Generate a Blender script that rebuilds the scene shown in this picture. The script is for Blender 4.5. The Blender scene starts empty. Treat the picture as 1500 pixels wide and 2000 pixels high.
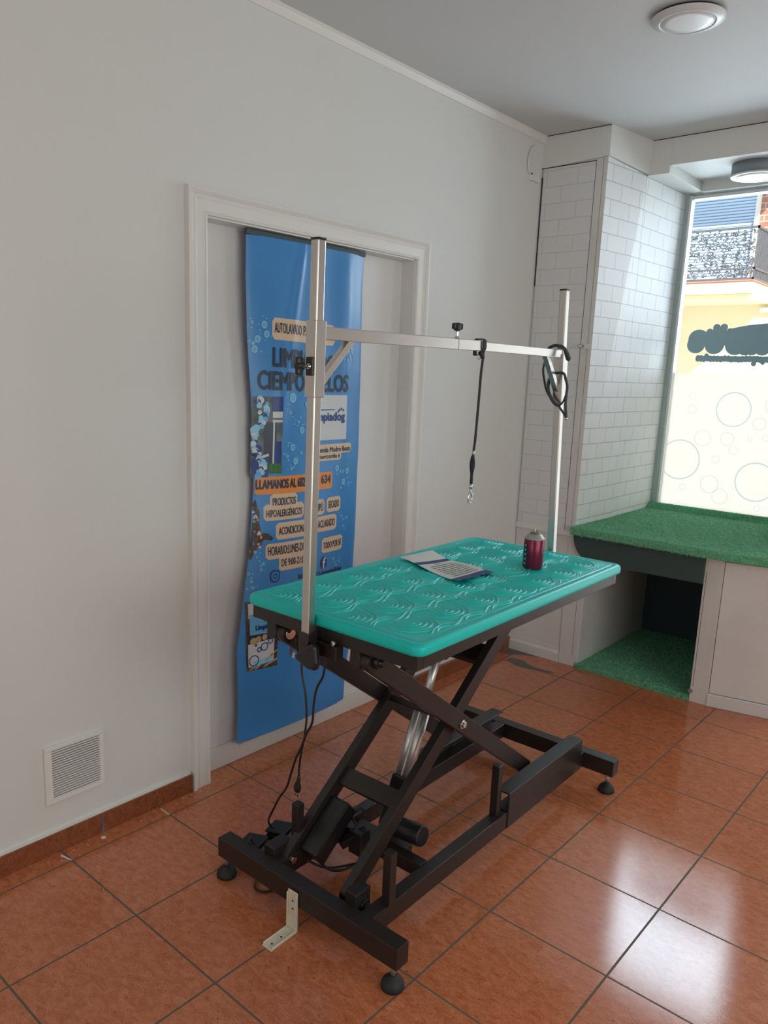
import bpy, bmesh, math, random
from mathutils import Matrix, Vector, noise
random.seed(7)
S = bpy.context.scene
COL = S.collection
PI = math.pi

# ---------------------------------------------------------------- camera
cd = bpy.data.cameras.new('camera'); cam = bpy.data.objects.new('camera', cd); COL.objects.link(cam)
Rw = [[0.749158, 0.661458, 0.035147], [0.15772, -0.126595, -0.979336], [-0.64334, 0.73922, -0.199165]]
cam.matrix_world = Matrix(((Rw[0][0], -Rw[1][0], -Rw[2][0], 2.042106),
                           (Rw[0][1], -Rw[1][1], -Rw[2][1], -1.026174),
                           (Rw[0][2], -Rw[1][2], -Rw[2][2], 1.493896),
                           (0, 0, 0, 1)))
cd.sensor_fit = 'HORIZONTAL'; cd.sensor_width = 36
cd.lens = 1517.398 / 1500 * 36
cd.shift_x = 30.12 / 1500; cd.shift_y = 33.28 / 1500
cd.clip_start = 0.02; cd.clip_end = 200
S.camera = cam

# ---------------------------------------------------------------- world, sun, daylight and added fill, exposure
W = bpy.data.worlds.new('sky'); S.world = W; W.use_nodes = True
bg = W.node_tree.nodes['Background']
bg.inputs[0].default_value = (0.62, 0.80, 1.0, 1); bg.inputs[1].default_value = 1.35

def light(name, kind, loc, energy, color=(1, 1, 1), **kw):
    ld = bpy.data.lights.new(name, kind); ld.energy = energy; ld.color = color
    for k, v in kw.items(): setattr(ld, k, v)
    o = bpy.data.objects.new(name, ld); o.location = loc; COL.objects.link(o); return o

def aim(o, d):
    o.rotation_euler = Vector(d).to_track_quat('-Z', 'Y').to_euler()

sun = light('sun', 'SUN', (0, 0, 8), 13.0, (1.0, 0.96, 0.90), angle=math.radians(0.5)); aim(sun, (-1.4, 1.0, -1.4))
# added area fills before closed walls out of view, then panels outside the window
a = light('fill_front_wall', 'AREA', (1.95, 3.42, 1.15), 13, (0.86, 0.95, 1.0), shape='RECTANGLE', size=1.1, size_y=2.1); aim(a, (0, -1, 0))
a = light('fill_right_wall', 'AREA', (4.25, 0.2, 1.4), 43, (0.95, 1.0, 0.97), shape='RECTANGLE', size=3.0, size_y=1.9); aim(a, (-1, 0, -0.06))
a = light('fill_back_wall', 'AREA', (1.6, -3.85, 1.35), 19, (0.97, 1.0, 0.95), shape='RECTANGLE', size=2.8, size_y=2.0); aim(a, (0, 1, -0.1))
a = light('daylight_front_window', 'AREA', (0.75, 3.95, 1.70), 112, (0.66, 0.82, 1.0), shape='RECTANGLE', size=1.9, size_y=2.4); aim(a, (0.0, -1, 0.0))

a = light('sky_fill_panel', 'AREA', (0.75, 6.4, 5.6), 440, (0.70, 0.86, 1.0), shape='RECTANGLE', size=5.0, size_y=3.5); aim(a, (0.0, -0.80, -1.0))  # added panel above the street to brighten the bench turf

S.view_settings.view_transform = 'Standard'; S.view_settings.look = 'None'
S.view_settings.gamma = 1.0; S.view_settings.use_curve_mapping = False
S.view_settings.exposure = 0.10
try:
    S.cycles.use_denoising = True; S.cycles.max_bounces = 10; S.cycles.transparent_max_bounces = 16
    S.cycles.sample_clamp_indirect = 6.0; S.cycles.caustics_reflective = False; S.cycles.caustics_refractive = False
except Exception: pass

# ---------------------------------------------------------------- materials
def mat(name, col, rough=0.5, metal=0.0, spec=0.5, bump=0.0, bscale=60.0, var=0.0, vscale=6.0, coat=0.0, trans=0.0):
    m = bpy.data.materials.new(name); m.use_nodes = True
    nt = m.node_tree; N = nt.nodes; Lk = nt.links; b = N['Principled BSDF']
    b.inputs['Base Color'].default_value = (*col, 1); b.inputs['Roughness'].default_value = rough
    b.inputs['Metallic'].default_value = metal; b.inputs['Specular IOR Level'].default_value = spec
    b.inputs['Coat Weight'].default_value = coat
    b.inputs['Transmission Weight'].default_value = trans
    tc = N.new('ShaderNodeTexCoord')
    if var:
        n = N.new('ShaderNodeTexNoise'); n.inputs['Scale'].default_value = vscale; n.inputs['Detail'].default_value = 6
        Lk.new(tc.outputs['Object'], n.inputs['Vector'])
        r = N.new('ShaderNodeValToRGB')
        r.color_ramp.elements[0].position = 0.3; r.color_ramp.elements[1].position = 0.7
        r.color_ramp.elements[0].color = (*[c * (1 - var) for c in col], 1)
        r.color_ramp.elements[1].color = (*[min(1, c * (1 + var * 0.6)) for c in col], 1)
        Lk.new(n.outputs[0], r.inputs[0]); Lk.new(r.outputs[0], b.inputs['Base Color'])
    if bump:
        n = N.new('ShaderNodeTexNoise'); n.inputs['Scale'].default_value = bscale; n.inputs['Detail'].default_value = 4
        Lk.new(tc.outputs['Object'], n.inputs['Vector'])
        p = N.new('ShaderNodeBump'); p.inputs['Strength'].default_value = bump; p.inputs['Distance'].default_value = 0.002
        Lk.new(n.outputs[0], p.inputs['Height']); Lk.new(p.outputs[0], b.inputs['Normal'])
    return m

def grid_mat(name, col, grout, w, h, mortar, rough, offset, groutmap='Object', off=(0, 0), bumpd=0.0015, tile_var=0.06, noise_b=0.15):
    """tiled / bricked surface"""
    m = bpy.data.materials.new(name); m.use_nodes = True
    nt = m.node_tree; N = nt.nodes; Lk = nt.links; b = N['Principled BSDF']
    tc = N.new('ShaderNodeTexCoord'); mp = N.new('ShaderNodeMapping'); mp.inputs['Location'].default_value = (off[0], off[1], 0)
    Lk.new(tc.outputs[groutmap], mp.inputs['Vector'])
    br = N.new('ShaderNodeTexBrick'); br.offset = offset; br.squash = 1; br.inputs['Scale'].default_value = 1
    br.inputs['Brick Width'].default_value = w; br.inputs['Row Height'].default_value = h
    br.inputs['Mortar Size'].default_value = mortar; br.inputs['Mortar Smooth'].default_value = 0.15
    br.inputs['Color1'].default_value = (*[c * (1 + tile_var) for c in col], 1)
    br.inputs['Color2'].default_value = (*[c * (1 - tile_var) for c in col], 1)
    br.inputs['Mortar'].default_value = (*grout, 1)
    Lk.new(mp.outputs[0], br.inputs['Vector'])
    Lk.new(br.outputs['Color'], b.inputs['Base Color'])
    b.inputs['Roughness'].default_value = rough
    bp = N.new('ShaderNodeBump'); bp.invert = True; bp.inputs['Strength'].default_value = 0.8; bp.inputs['Distance'].default_value = bumpd
    Lk.new(br.outputs['Fac'], bp.inputs['Height'])
    n = N.new('ShaderNodeTexNoise'); n.inputs['Scale'].default_value = 320; n.inputs['Detail'].default_value = 2
    Lk.new(tc.outputs['Object'], n.inputs['Vector'])
    b2 = N.new('ShaderNodeBump'); b2.inputs['Strength'].default_value = noise_b; b2.inputs['Distance'].default_value = 0.0012
    Lk.new(n.outputs[0], b2.inputs['Height']); Lk.new(bp.outputs[0], b2.inputs['Normal']); Lk.new(b2.outputs[0], b.inputs['Normal'])
    return m, br, b, tc

def clay(name, groutmap='Object', off=(0, 0), dark=1.0, w=0.35, h=0.35):
    m, br, b, tc = grid_mat(name, (0.5, 0.2, 0.1), (0.13, 0.11, 0.08), w, h, 0.0030, 0.3, 0, groutmap, off, 0.0022, 0.0, 0.07)
    N = m.node_tree.nodes; Lk = m.node_tree.links
    mp = N.new('ShaderNodeMapping'); mp.inputs['Scale'].default_value = (14, 26, 20); mp.inputs['Rotation'].default_value = (0, 0, 0.5)
    Lk.new(tc.outputs['Object'], mp.inputs['Vector'])
    n = N.new('ShaderNodeTexNoise'); n.inputs['Scale'].default_value = 2.2; n.inputs['Detail'].default_value = 8; n.inputs['Roughness'].default_value = 0.65
    n.inputs['Distortion'].default_value = 0.8
    Lk.new(mp.outputs[0], n.inputs['Vector'])
    r = N.new('ShaderNodeValToRGB'); e = r.color_ramp.elements
    e[0].position = 0.30; e[0].color = (0.45 * dark, 0.125 * dark, 0.048 * dark, 1)
    e[1].position = 0.72; e[1].color = (0.69 * dark, 0.250 * dark, 0.120 * dark, 1)
    Lk.new(n.outputs[0], r.inputs[0])
    # small dark pits
    mp2 = N.new('ShaderNodeMapping'); mp2.inputs['Scale'].default_value = (1, 1.9, 1); mp2.inputs['Rotation'].default_value = (0, 0, 0.5)
    Lk.new(tc.outputs['Object'], mp2.inputs['Vector'])
    n2 = N.new('ShaderNodeTexNoise'); n2.inputs['Scale'].default_value = 75; n2.inputs['Detail'].default_value = 2
    Lk.new(mp2.outputs[0], n2.inputs['Vector'])
    r2 = N.new('ShaderNodeValToRGB'); r2.color_ramp.elements[0].position = 0.27; r2.color_ramp.elements[1].position = 0.33
    r2.color_ramp.elements[0].color = (0.32, 0.28, 0.3, 1); r2.color_ramp.elements[1].color = (1, 1, 1, 1)
    Lk.new(n2.outputs[0], r2.inputs[0])
    n3 = N.new('ShaderNodeTexNoise'); n3.inputs['Scale'].default_value = 210; n3.inputs['Detail'].default_value = 3
    Lk.new(mp2.outputs[0], n3.inputs['Vector'])
    r3 = N.new('ShaderNodeValToRGB'); r3.color_ramp.elements[0].position = 0.35; r3.color_ramp.elements[1].position = 0.65
    r3.color_ramp.elements[0].color = (0.80, 0.76, 0.74, 1); r3.color_ramp.elements[1].color = (1.10, 1.12, 1.14, 1)
    Lk.new(n3.outputs[0], r3.inputs[0])
    m3 = N.new('ShaderNodeMix'); m3.data_type = 'RGBA'; m3.blend_type = 'MULTIPLY'; m3.inputs[0].default_value = 1
    Lk.new(r.outputs[0], m3.inputs[6]); Lk.new(r3.outputs[0], m3.inputs[7]); r = m3
    mx = N.new('ShaderNodeMix'); mx.data_type = 'RGBA'; mx.blend_type = 'MULTIPLY'; mx.inputs[0].default_value = 1
    Lk.new(r.outputs[2], mx.inputs[6]); Lk.new(r2.outputs[0], mx.inputs[7])
    Lk.new(mx.outputs[2], br.inputs['Color1']); Lk.new(mx.outputs[2], br.inputs['Color2'])
    # roughness: tile glaze vs grout
    rr = N.new('ShaderNodeMapRange'); rr.inputs[3].default_value = 0.11; rr.inputs[4].default_value = 0.8
    Lk.new(br.outputs['Fac'], rr.inputs[0]); Lk.new(rr.outputs[0], b.inputs['Roughness'])
    return m

M = {}
M['wall'] = mat('wall_paint', (0.735, 0.745, 0.725), 0.62, bump=0.25, bscale=35, var=0.012, vscale=2)
M['ceiling'] = mat('ceiling_paint', (0.62, 0.64, 0.65), 0.7, bump=0.1, bscale=30)
M['trimw'] = mat('white_gloss_trim', (0.78, 0.77, 0.74), 0.4, bump=0.1, bscale=25)
M['doorw'] = mat('white_door_panel', (0.75, 0.75, 0.75), 0.45)
M['floor'] = clay('terracotta_tiles')
M['skirt'] = clay('terracotta_skirting', 'UV', (0.21, 0.1), 0.48, 0.35, 0.6)
M['cement'] = mat('cement_patch', (0.16, 0.145, 0.135), 0.8, var=0.2, vscale=40)
M['chip'] = mat('plaster_chip', (0.8, 0.78, 0.72), 0.8)
M['brick'], _b, _bb, _t = grid_mat('white_brick_panel', (0.78, 0.79, 0.79), (0.47, 0.49, 0.51), 0.168, 0.078, 0.0020, 0.55, 0.5, 'UV', (0, 0), 0.0022, 0.015, 0.8)
M['brick2'], _b, _bb, _t = grid_mat('grey_white_brick_panel', (0.72, 0.73, 0.73), (0.62, 0.63, 0.64), 0.168, 0.078, 0.0018, 0.6, 0.5, 'UV', (0.05, 0), 0.0018, 0.01, 0.6)
M['turf'] = mat('artificial_turf', (0.15, 0.46, 0.25), 0.9, bump=1.0, bscale=260, var=0.45, vscale=95)
M['blade'] = mat('turf_blade', (0.27, 0.64, 0.40), 0.75, var=0.4, vscale=60)
M['cabw'] = mat('white_cabinet_paint', (0.70, 0.68, 0.66), 0.5, bump=0.15, bscale=20, var=0.07, vscale=5)
M['gap'] = mat('shadow_gap_dark', (0.03, 0.03, 0.03), 0.9)
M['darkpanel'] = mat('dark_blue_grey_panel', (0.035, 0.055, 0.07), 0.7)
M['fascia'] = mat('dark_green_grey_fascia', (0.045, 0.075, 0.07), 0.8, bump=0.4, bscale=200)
M['teal'] = mat('teal_rubber_mat', (0.0, 0.60, 0.55), 0.38, spec=0.45, bump=0.05, bscale=300)
M['tealhi'] = mat('teal_rubber_ridge_highlight', (0.035, 0.66, 0.60), 0.36, spec=0.45)  # lighter copy of the teal, ridge highlights put into the colour
M['black'] = mat('black_powder_coat', (0.020, 0.015, 0.014), 0.38, bump=0.15, bscale=500)
M['plastic'] = mat('black_plastic', (0.012, 0.012, 0.013), 0.35)
M['rubber'] = mat('black_rubber', (0.014, 0.015, 0.016), 0.6)
M['steel'] = mat('brushed_steel', (0.60, 0.57, 0.53), 0.32, metal=1.0, bump=0.06, bscale=90)
M['alu'] = mat('polished_aluminium', (0.78, 0.77, 0.75), 0.25, metal=1.0)
M['satin'] = mat('satin_aluminium', (0.70, 0.69, 0.67), 0.42, metal=0.85)
M['chrome'] = mat('chrome', (0.75, 0.75, 0.74), 0.12, metal=1.0)
M['cream'] = mat('cream_painted_steel', (0.74, 0.69, 0.56), 0.5, var=0.1, vscale=30)
M['strap'] = mat('black_nylon_strap', (0.016, 0.018, 0.022), 0.7, bump=0.5, bscale=600)
M['strapg'] = mat('grey_black_nylon_strap', (0.05, 0.065, 0.065), 0.7, bump=0.5, bscale=600)
M['blue'] = mat('banner_blue', (0.050, 0.255, 0.60), 0.30, bump=0.04, bscale=12)
M['beige'] = mat('banner_beige', (0.70, 0.52, 0.37), 0.35)
M['orange'] = mat('banner_orange', (0.80, 0.27, 0.05), 0.35)
M['ink'] = mat('banner_dark_ink', (0.020, 0.035, 0.07), 0.35)
M['inkblue'] = mat('banner_navy', (0.012, 0.045, 0.22), 0.35)
M['bwhite'] = mat('banner_white', (0.62, 0.64, 0.66), 0.35)
M['bubble'] = mat('banner_bubble', (0.26, 0.60, 0.82), 0.35)
M['bubbled'] = mat('banner_bubble_core', (0.14, 0.42, 0.70), 0.35)
M['pgreen'] = mat('banner_green', (0.03, 0.16, 0.03), 0.4, var=0.4, vscale=90)
M['pbrown'] = mat('banner_brown', (0.10, 0.06, 0.045), 0.4, var=0.75, vscale=45)
M['pgrey'] = mat('banner_grey', (0.12, 0.15, 0.17), 0.4, var=0.6, vscale=25)
M['pred'] = mat('banner_red', (0.30, 0.06, 0.04), 0.4)
M['ptan'] = mat('banner_tan', (0.55, 0.36, 0.20), 0.4, var=0.4, vscale=60)
M['rail'] = mat('banner_grey_rail', (0.045, 0.07, 0.08), 0.5)
M['can'] = mat('crimson_can_paint', (0.20, 0.012, 0.045), 0.25, metal=0.35)
M['cang'] = mat('dark_can_print', (0.03, 0.02, 0.035), 0.3, var=0.8, vscale=120)
M['canw'] = mat('can_grey_dome', (0.42, 0.41, 0.38), 0.4, metal=0.5)
M['paper'] = mat('white_paper', (0.72, 0.74, 0.68), 0.6)
M['pnavy'] = mat('paper_navy_band', (0.035, 0.06, 0.20), 0.6)
M['pink'] = mat('paper_ink', (0.12, 0.14, 0.12), 0.6)
M['vent'] = mat('white_vent_plastic', (0.80, 0.79, 0.76), 0.45)
M['lampw'] = mat('white_lamp_ring', (0.66, 0.68, 0.70), 0.35)
M['lampg'] = mat('lamp_grey_body', (0.22, 0.26, 0.29), 0.5)
M['diff'] = mat('lamp_opal_diffuser', (0.74, 0.75, 0.76), 0.3)
M['frame'] = mat('window_steel_frame', (0.42, 0.50, 0.50), 0.4, metal=0.2)
M['framew'] = mat('window_white_frame', (0.78, 0.80, 0.80), 0.35)
M['decal'] = mat('glass_decal_grey_teal', (0.33, 0.50, 0.56), 0.6)
M['street'] = mat('street_paving', (0.5, 0.48, 0.45), 0.8, var=0.1)
M['facade'] = mat('cream_stucco', (0.82, 0.66, 0.44), 0.85, var=0.05, vscale=2)
M['facade2'] = mat('pale_stucco', (0.88, 0.84, 0.74), 0.85)
M['slab'] = mat('balcony_slab_cream', (0.84, 0.72, 0.46), 0.85)
M['slabred'] = mat('balcony_red_tile', (0.45, 0.16, 0.11), 0.8)
M['iron'] = mat('wrought_iron', (0.09, 0.09, 0.10), 0.6)
M['shutter'] = mat('blue_grey_shutter', (0.55, 0.70, 0.85), 0.5)
M['redbrick'], _b, _bb, _t = grid_mat('red_brick', (0.42, 0.17, 0.11), (0.55, 0.5, 0.45), 0.25, 0.07, 0.006, 0.85, 0.5, 'UV', (0, 0), 0.004, 0.2, 0.3)

def glass_mat():
    m = bpy.data.materials.new('clear_glass'); m.use_nodes = True
    N = m.node_tree.nodes; Lk = m.node_tree.links
    for n in list(N):
        if n.type != 'OUTPUT_MATERIAL': N.remove(n)
    out = [n for n in N if n.type == 'OUTPUT_MATERIAL'][0]
    t = N.new('ShaderNodeBsdfTransparent'); t.inputs[0].default_value = (0.94, 0.97, 0.96, 1)
    g = N.new('ShaderNodeBsdfGlossy'); g.inputs['Roughness'].default_value = 0.02
    f = N.new('ShaderNodeFresnel'); f.inputs[0].default_value = 1.45
    mx = N.new('ShaderNodeMixShader'); Lk.new(f.outputs[0], mx.inputs[0]); Lk.new(t.outputs[0], mx.inputs[1]); Lk.new(g.outputs[0], mx.inputs[2])
    Lk.new(mx.outputs[0], out.inputs[0]); return m
M['glass'] = glass_mat()

def film_mat(name, col, thru):
    m = bpy.data.materials.new(name); m.use_nodes = True
    N = m.node_tree.nodes; Lk = m.node_tree.links
    for n in list(N):
        if n.type != 'OUTPUT_MATERIAL': N.remove(n)
    out = [n for n in N if n.type == 'OUTPUT_MATERIAL'][0]
    d = N.new('ShaderNodeBsdfTranslucent'); d.inputs[0].default_value = (*col, 1)
    d2 = N.new('ShaderNodeBsdfDiffuse'); d2.inputs[0].default_value = (*col, 1)
    t = N.new('ShaderNodeBsdfTransparent')
    a = N.new('ShaderNodeMixShader'); a.inputs[0].default_value = 0.25; Lk.new(d.outputs[0], a.inputs[1]); Lk.new(d2.outputs[0], a.inputs[2])
    b = N.new('ShaderNodeMixShader'); b.inputs[0].default_value = thru; Lk.new(a.outputs[0], b.inputs[1]); Lk.new(t.outputs[0], b.inputs[2])
    Lk.new(b.outputs[0], out.inputs[0]); return m
M['film'] = film_mat('frosted_window_film', (0.42, 0.345, 0.285), 0.03)
def tint_mat(name, col):
    m = bpy.data.materials.new(name); m.use_nodes = True; N = m.node_tree.nodes
    for n in list(N):
        if n.type != 'OUTPUT_MATERIAL': N.remove(n)
    t = N.new('ShaderNodeBsdfTransparent'); t.inputs[0].default_value = (*col, 1)
    m.node_tree.links.new(t.outputs[0], [n for n in N if n.type == 'OUTPUT_MATERIAL'][0].inputs[0]); return m
M['filmring'] = tint_mat('bubble_blue_outline', (0.62, 0.75, 0.85))
M['filmpale'] = tint_mat('bubble_pale_outline', (0.81, 0.84, 0.85))

# ---------------------------------------------------------------- mesh helpers
class MB:
    def __init__(s): s.bm = bmesh.new(); s.mi = 0; s.mats = []
    def m(s, name):
        mt = M[name]
        if mt not in s.mats: s.mats.append(mt)
        s.mi = s.mats.index(mt); return s
    def face(s, vs, smooth=False):
        try:
            f = s.bm.faces.new(vs); f.material_index = s.mi; f.smooth = smooth; return f
        except ValueError: return None
    def poly(s, pts, smooth=False): return s.face([s.bm.verts.new(p) for p in pts], smooth)
    def hexa(s, p):
        v = [s.bm.verts.new(q) for q in p]
        for f in ((0, 3, 2, 1), (4, 5, 6, 7), (0, 1, 5, 4), (1, 2, 6, 5), (2, 3, 7, 6), (3, 0, 4, 7)): s.face([v[i] for i in f])
        return s
    def box(s, x0, x1, y0, y1, z0, z1):
        return s.hexa([(x0, y0, z0), (x1, y0, z0), (x1, y1, z0), (x0, y1, z0), (x0, y0, z1), (x1, y0, z1), (x1, y1, z1), (x0, y1, z1)])
    def beam(s, a, b, w, h, side=(1, 0, 0)):
        """box from a to b; w = size along 'side', h = size along the third direction"""
        a = Vector(a); b = Vector(b); d = (b - a).normalized(); sd = Vector(side); sd = (sd - d * sd.dot(d)).normalized(); up = d.cross(sd)
        q = []
        for e in (a, b):
            for i, j in ((-1, -1), (1, -1), (1, 1), (-1, 1)): q.append(e + sd * w / 2 * i + up * h / 2 * j)
        return s.hexa(q)
    def cyl(s, a, b, r, r2=None, n=24, cap=True):
        a = Vector(a); b = Vector(b); r2 = r if r2 is None else r2
        d = (b - a).normalized(); u = d.orthogonal().normalized(); w = d.cross(u)
        A = [s.bm.verts.new(a + (u * math.cos(2 * PI * i / n) + w * math.sin(2 * PI * i / n)) * r) for i in range(n)]
        B = [s.bm.verts.new(b + (u * math.cos(2 * PI * i / n) + w * math.sin(2 * PI * i / n)) * r2) for i in range(n)]
        for i in range(n): s.face([A[i], A[(i + 1) % n], B[(i + 1) % n], B[i]], True)
        if cap: s.face(A[::-1]); s.face(B)
        return s
    def lathe(s, c, prof, n=32, axis='z', cap=True):
        c = Vector(c); rings = []
        for r, z in prof:
            rings.append([s.bm.verts.new(c + Vector((r * math.cos(2 * PI * i / n), r * math.sin(2 * PI * i / n), z))) for i in range(n)])
        for k in range(len(rings) - 1):
            A, B = rings[k], rings[k + 1]
            for i in range(n): s.face([A[i], A[(i + 1) % n], B[(i + 1) % n], B[i]], True)
        if cap:
            s.face(rings[0][::-1]); s.face(rings[-1])
        return s
    def tube(s, pts, r, n=8, sub=4, flat=1.0, closed=False, cap=True):
        P = [Vector(p) for p in pts]; out = []
        if sub > 1 and len(P) > 2:
            m = len(P)
            rng = range(m if closed else m - 1)
            for i in rng:
                p0 = P[(i - 1) % m] if (closed or i > 0) else P[0]; p1 = P[i]; p2 = P[(i + 1) % m]
                p3 = P[(i + 2) % m] if (closed or i + 2 < m) else P[-1]
                for k in range(sub):
                    t = k / sub
                    out.append(0.5 * ((2 * p1) + (-p0 + p2) * t + (2 * p0 - 5 * p1 + 4 * p2 - p3) * t * t + (-p0 + 3 * p1 - 3 * p2 + p3) * t ** 3))
            if not closed: out.append(P[-1])
        else: out = P
        rings = []; L = len(out); ref = None
        for i, p in enumerate(out):
            if closed: d = out[(i + 1) % L] - out[i - 1]
            else: d = out[min(i + 1, L - 1)] - out[max(i - 1, 0)]
            d.normalize()
            if ref is None: ref = d.orthogonal().normalized() if abs(d.y) > 0.9 else (Vector((0, 1, 0)) - d * d.y).normalized()
            ref = (ref - d * ref.dot(d)).normalized(); w = d.cross(ref)
            rings.append([s.bm.verts.new(p + ref * math.cos(2 * PI * k / n) * r * flat + w * math.sin(2 * PI * k / n) * r) for k in range(n)])
        for i in range(L if closed else L - 1):
            A, B = rings[i], rings[(i + 1) % L]
            for k in range(n): s.face([A[k], A[(k + 1) % n], B[(k + 1) % n], B[k]], True)
        if cap and not closed: s.face(rings[0][::-1]); s.face(rings[-1])
        return s
    def prism(s, poly, d):
        d = Vector(d); A = [s.bm.verts.new(Vector(p)) for p in poly]; B = [s.bm.verts.new(Vector(p) + d) for p in poly]; n = len(A)
        s.face(A[::-1]); s.face(B)
        for i in range(n): s.face([A[i], A[(i + 1) % n], B[(i + 1) % n], B[i]])
        return s

def obj(name, mb, parent=None, label=None, cat=None, group=None, kind=None, bevel=0.0, seg=2, uv=False, recalc=True, subsurf=0):
    bm = mb.bm
    if recalc: bmesh.ops.recalc_face_normals(bm, faces=bm.faces[:])
    if uv:
        l = bm.loops.layers.uv.new('UVMap')
        for f in bm.faces:
            n = f.normal
            for lp in f.loops:
                c = lp.vert.co
                if abs(n.z) > 0.7: lp[l].uv = (c.x, c.y)
                elif abs(n.x) > abs(n.y): lp[l].uv = (c.y, c.z)
                else: lp[l].uv = (c.x, c.z)
    if parent is not None and parent.get('_inv'):
        inv = Matrix([parent['_inv'][i * 4:i * 4 + 4] for i in range(4)])
        bm.transform(inv)
    me = bpy.data.meshes.new(name); bm.to_mesh(me); bm.free()
    for mt in mb.mats: me.materials.append(mt)
    o = bpy.data.objects.new(name, me); COL.objects.link(o)
    if parent is not None: o.parent = parent
    if bevel:
        b = o.modifiers.new('bevel', 'BEVEL'); b.width = bevel; b.segments = seg; b.limit_method = 'ANGLE'; b.angle_limit = math.radians(40)
        b.harden_normals = False
    if subsurf:
        b = o.modifiers.new('sub', 'SUBSURF'); b.levels = subsurf; b.render_levels = subsurf
    if label: o['label'] = label
    if cat: o['category'] = cat
    if group: o['group'] = group
    if kind: o['kind'] = kind
    return o

def thing(name, loc, label, cat, group=None, rotz=0.0):
    o = bpy.data.objects.new(name, None); COL.objects.link(o); o.empty_display_size = 0.1
    o.location = loc; o.rotation_euler = (0, 0, rotz); o['label'] = label; o['category'] = cat
    if group: o['group'] = group
    mw = Matrix.Translation(loc) @ Matrix.Rotation(rotz, 4, 'Z'); inv = mw.inverted()
    o['_inv'] = [inv[i][j] for i in range(4) for j in range(4)]
    return o

def struct(name, mb, **k): return obj(name, mb, kind='structure', **k)
def sub(parent):
    """let a mesh part carry sub-parts given in world coordinates"""
    if parent.parent is not None and parent.parent.get('_inv'): parent['_inv'] = list(parent.parent['_inv'])
    return parent

# ---------------------------------------------------------------- room
XW = -0.085            # left wall plane
ZC = 2.66              # ceiling
mb = MB().m('floor'); mb.box(-0.2, 4.4, -4.0, 3.9, -0.1, 0.0)
mb.m('cement')
mb.poly([(x, y, 0.0006) for x, y in [(0.02, 2.46), (0.025, 2.515), (0.10, 2.52), (0.137, 2.487), (0.20, 2.475), (0.299, 2.489), (0.278, 2.452), (0.20, 2.44), (0.167, 2.431), (0.10, 2.425), (0.06, 2.445)]][::-1])
mb.poly([(x, y, 0.0006) for x, y in [(-0.06, 2.53), (-0.06, 2.625), (0.05, 2.635), (0.12, 2.63), (0.04, 2.59), (-0.01, 2.54)]][::-1])
for i in range(34):   # plaster crumbs and grout smears along the foot of the left wall
    y = random.choice([random.uniform(-0.4, 1.6), random.gauss(0.02, 0.06), random.gauss(0.45, 0.08), random.gauss(1.0, 0.2)])
    x = -0.055 + abs(random.gauss(0, 0.025)); r = random.uniform(0.0008, 0.0022)
    mb.m('chip').poly([(x + r * math.cos(t) * random.uniform(.6, 1.4), y + r * 1.4 * math.sin(t), 0.0008) for t in [k * PI / 3 for k in range(6)]])
mb.m('chip').box(-0.045, -0.034, 0.12, 0.132, 0, 0.003)
mb.m('chip').poly([(-0.075 + 0.03, -0.015, 0.0007), (-0.004, -0.004, 0.0007), (-0.002, 0.001, 0.0007), (-0.05, -0.008, 0.0007)])
mb.m('chip').poly([(-0.055, 0.352, 0.0007), (-0.002, 0.350, 0.0007), (-0.002, 0.346, 0.0007), (-0.055, 0.348, 0.0007)])
struct('floor', mb, recalc=True)

# left wall with the door recess
DY0, DY1, DZ = 0.576, 1.651, 1.957
mb = MB().m('wall')
mb.box(XW - 0.25, XW, -4.0, DY0, 0, ZC); mb.box(XW - 0.25, XW, DY1, 3.9, 0, ZC); mb.box(XW - 0.25, XW, DY0, DY1, DZ, ZC)
struct('wall_left', mb)
mb = MB().m('ceiling'); mb.box(-0.4, 4.5, -4.1, 3.69, ZC, ZC + 0.15); struct('ceiling', mb)
mb = MB().m('wall'); mb.box(4.3, 4.45, -4.0, 3.9, 0, ZC); struct('wall_right', mb)
mb = MB().m('wall'); mb.box(-0.4, 4.45, -4.1, -3.95, 0, ZC); struct('wall_back', mb)
# ceiling strip along the left wall
mb = MB().m('trimw'); mb.prism([(XW, -3.95, ZC), (XW + 0.018, -3.95, ZC), (XW + 0.018, -3.95, ZC - 0.012), (XW + 0.006, -3.95, ZC - 0.034), (XW, -3.95, ZC - 0.034)], (0, 2.64 + 3.95, 0))
struct('trim_1', mb)
# skirting tiles
mb = MB().m('skirt'); mb.box(XW, -0.067, -3.95, 0.49, 0, 0.066); mb.m('chip').box(XW, -0.074, -3.95, 0.49, 0.066, 0.0705)
mb.m('cement')
for y in (0.142, -0.21): mb.prism([(-0.0665, y - 0.005, 0), (-0.0665, y + 0.005, 0), (-0.0665, y + 0.001, 0.05), (-0.0665, y + 0.004, 0.066), (-0.0665, y - 0.001, 0.066)], (0.0006, 0, 0))
struct('baseboard_left', mb, uv=True)
mb = MB().m('skirt'); mb.box(XW, -0.067, 1.715, 2.64, 0, 0.066); struct('baseboard_left', mb, uv=True)

# door: casing, jambs, flat panel
door = thing('door_1', (XW, 1.11, 0), 'white flush door in a moulded casing behind the blue banner', 'door'); door['kind'] = 'structure'
del door['label']; del door['category']
mb = MB().m('trimw')
prof = [(0.0, 0.0), (0.022, 0.0), (0.024, 0.010), (0.018, 0.018), (0.014, 0.022), (0.017, 0.030), (0.014, 0.036), (0.013, 0.066), (0.017, 0.070), (0.014, 0.0765), (0.004, 0.079), (0.0, 0.079)]
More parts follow.
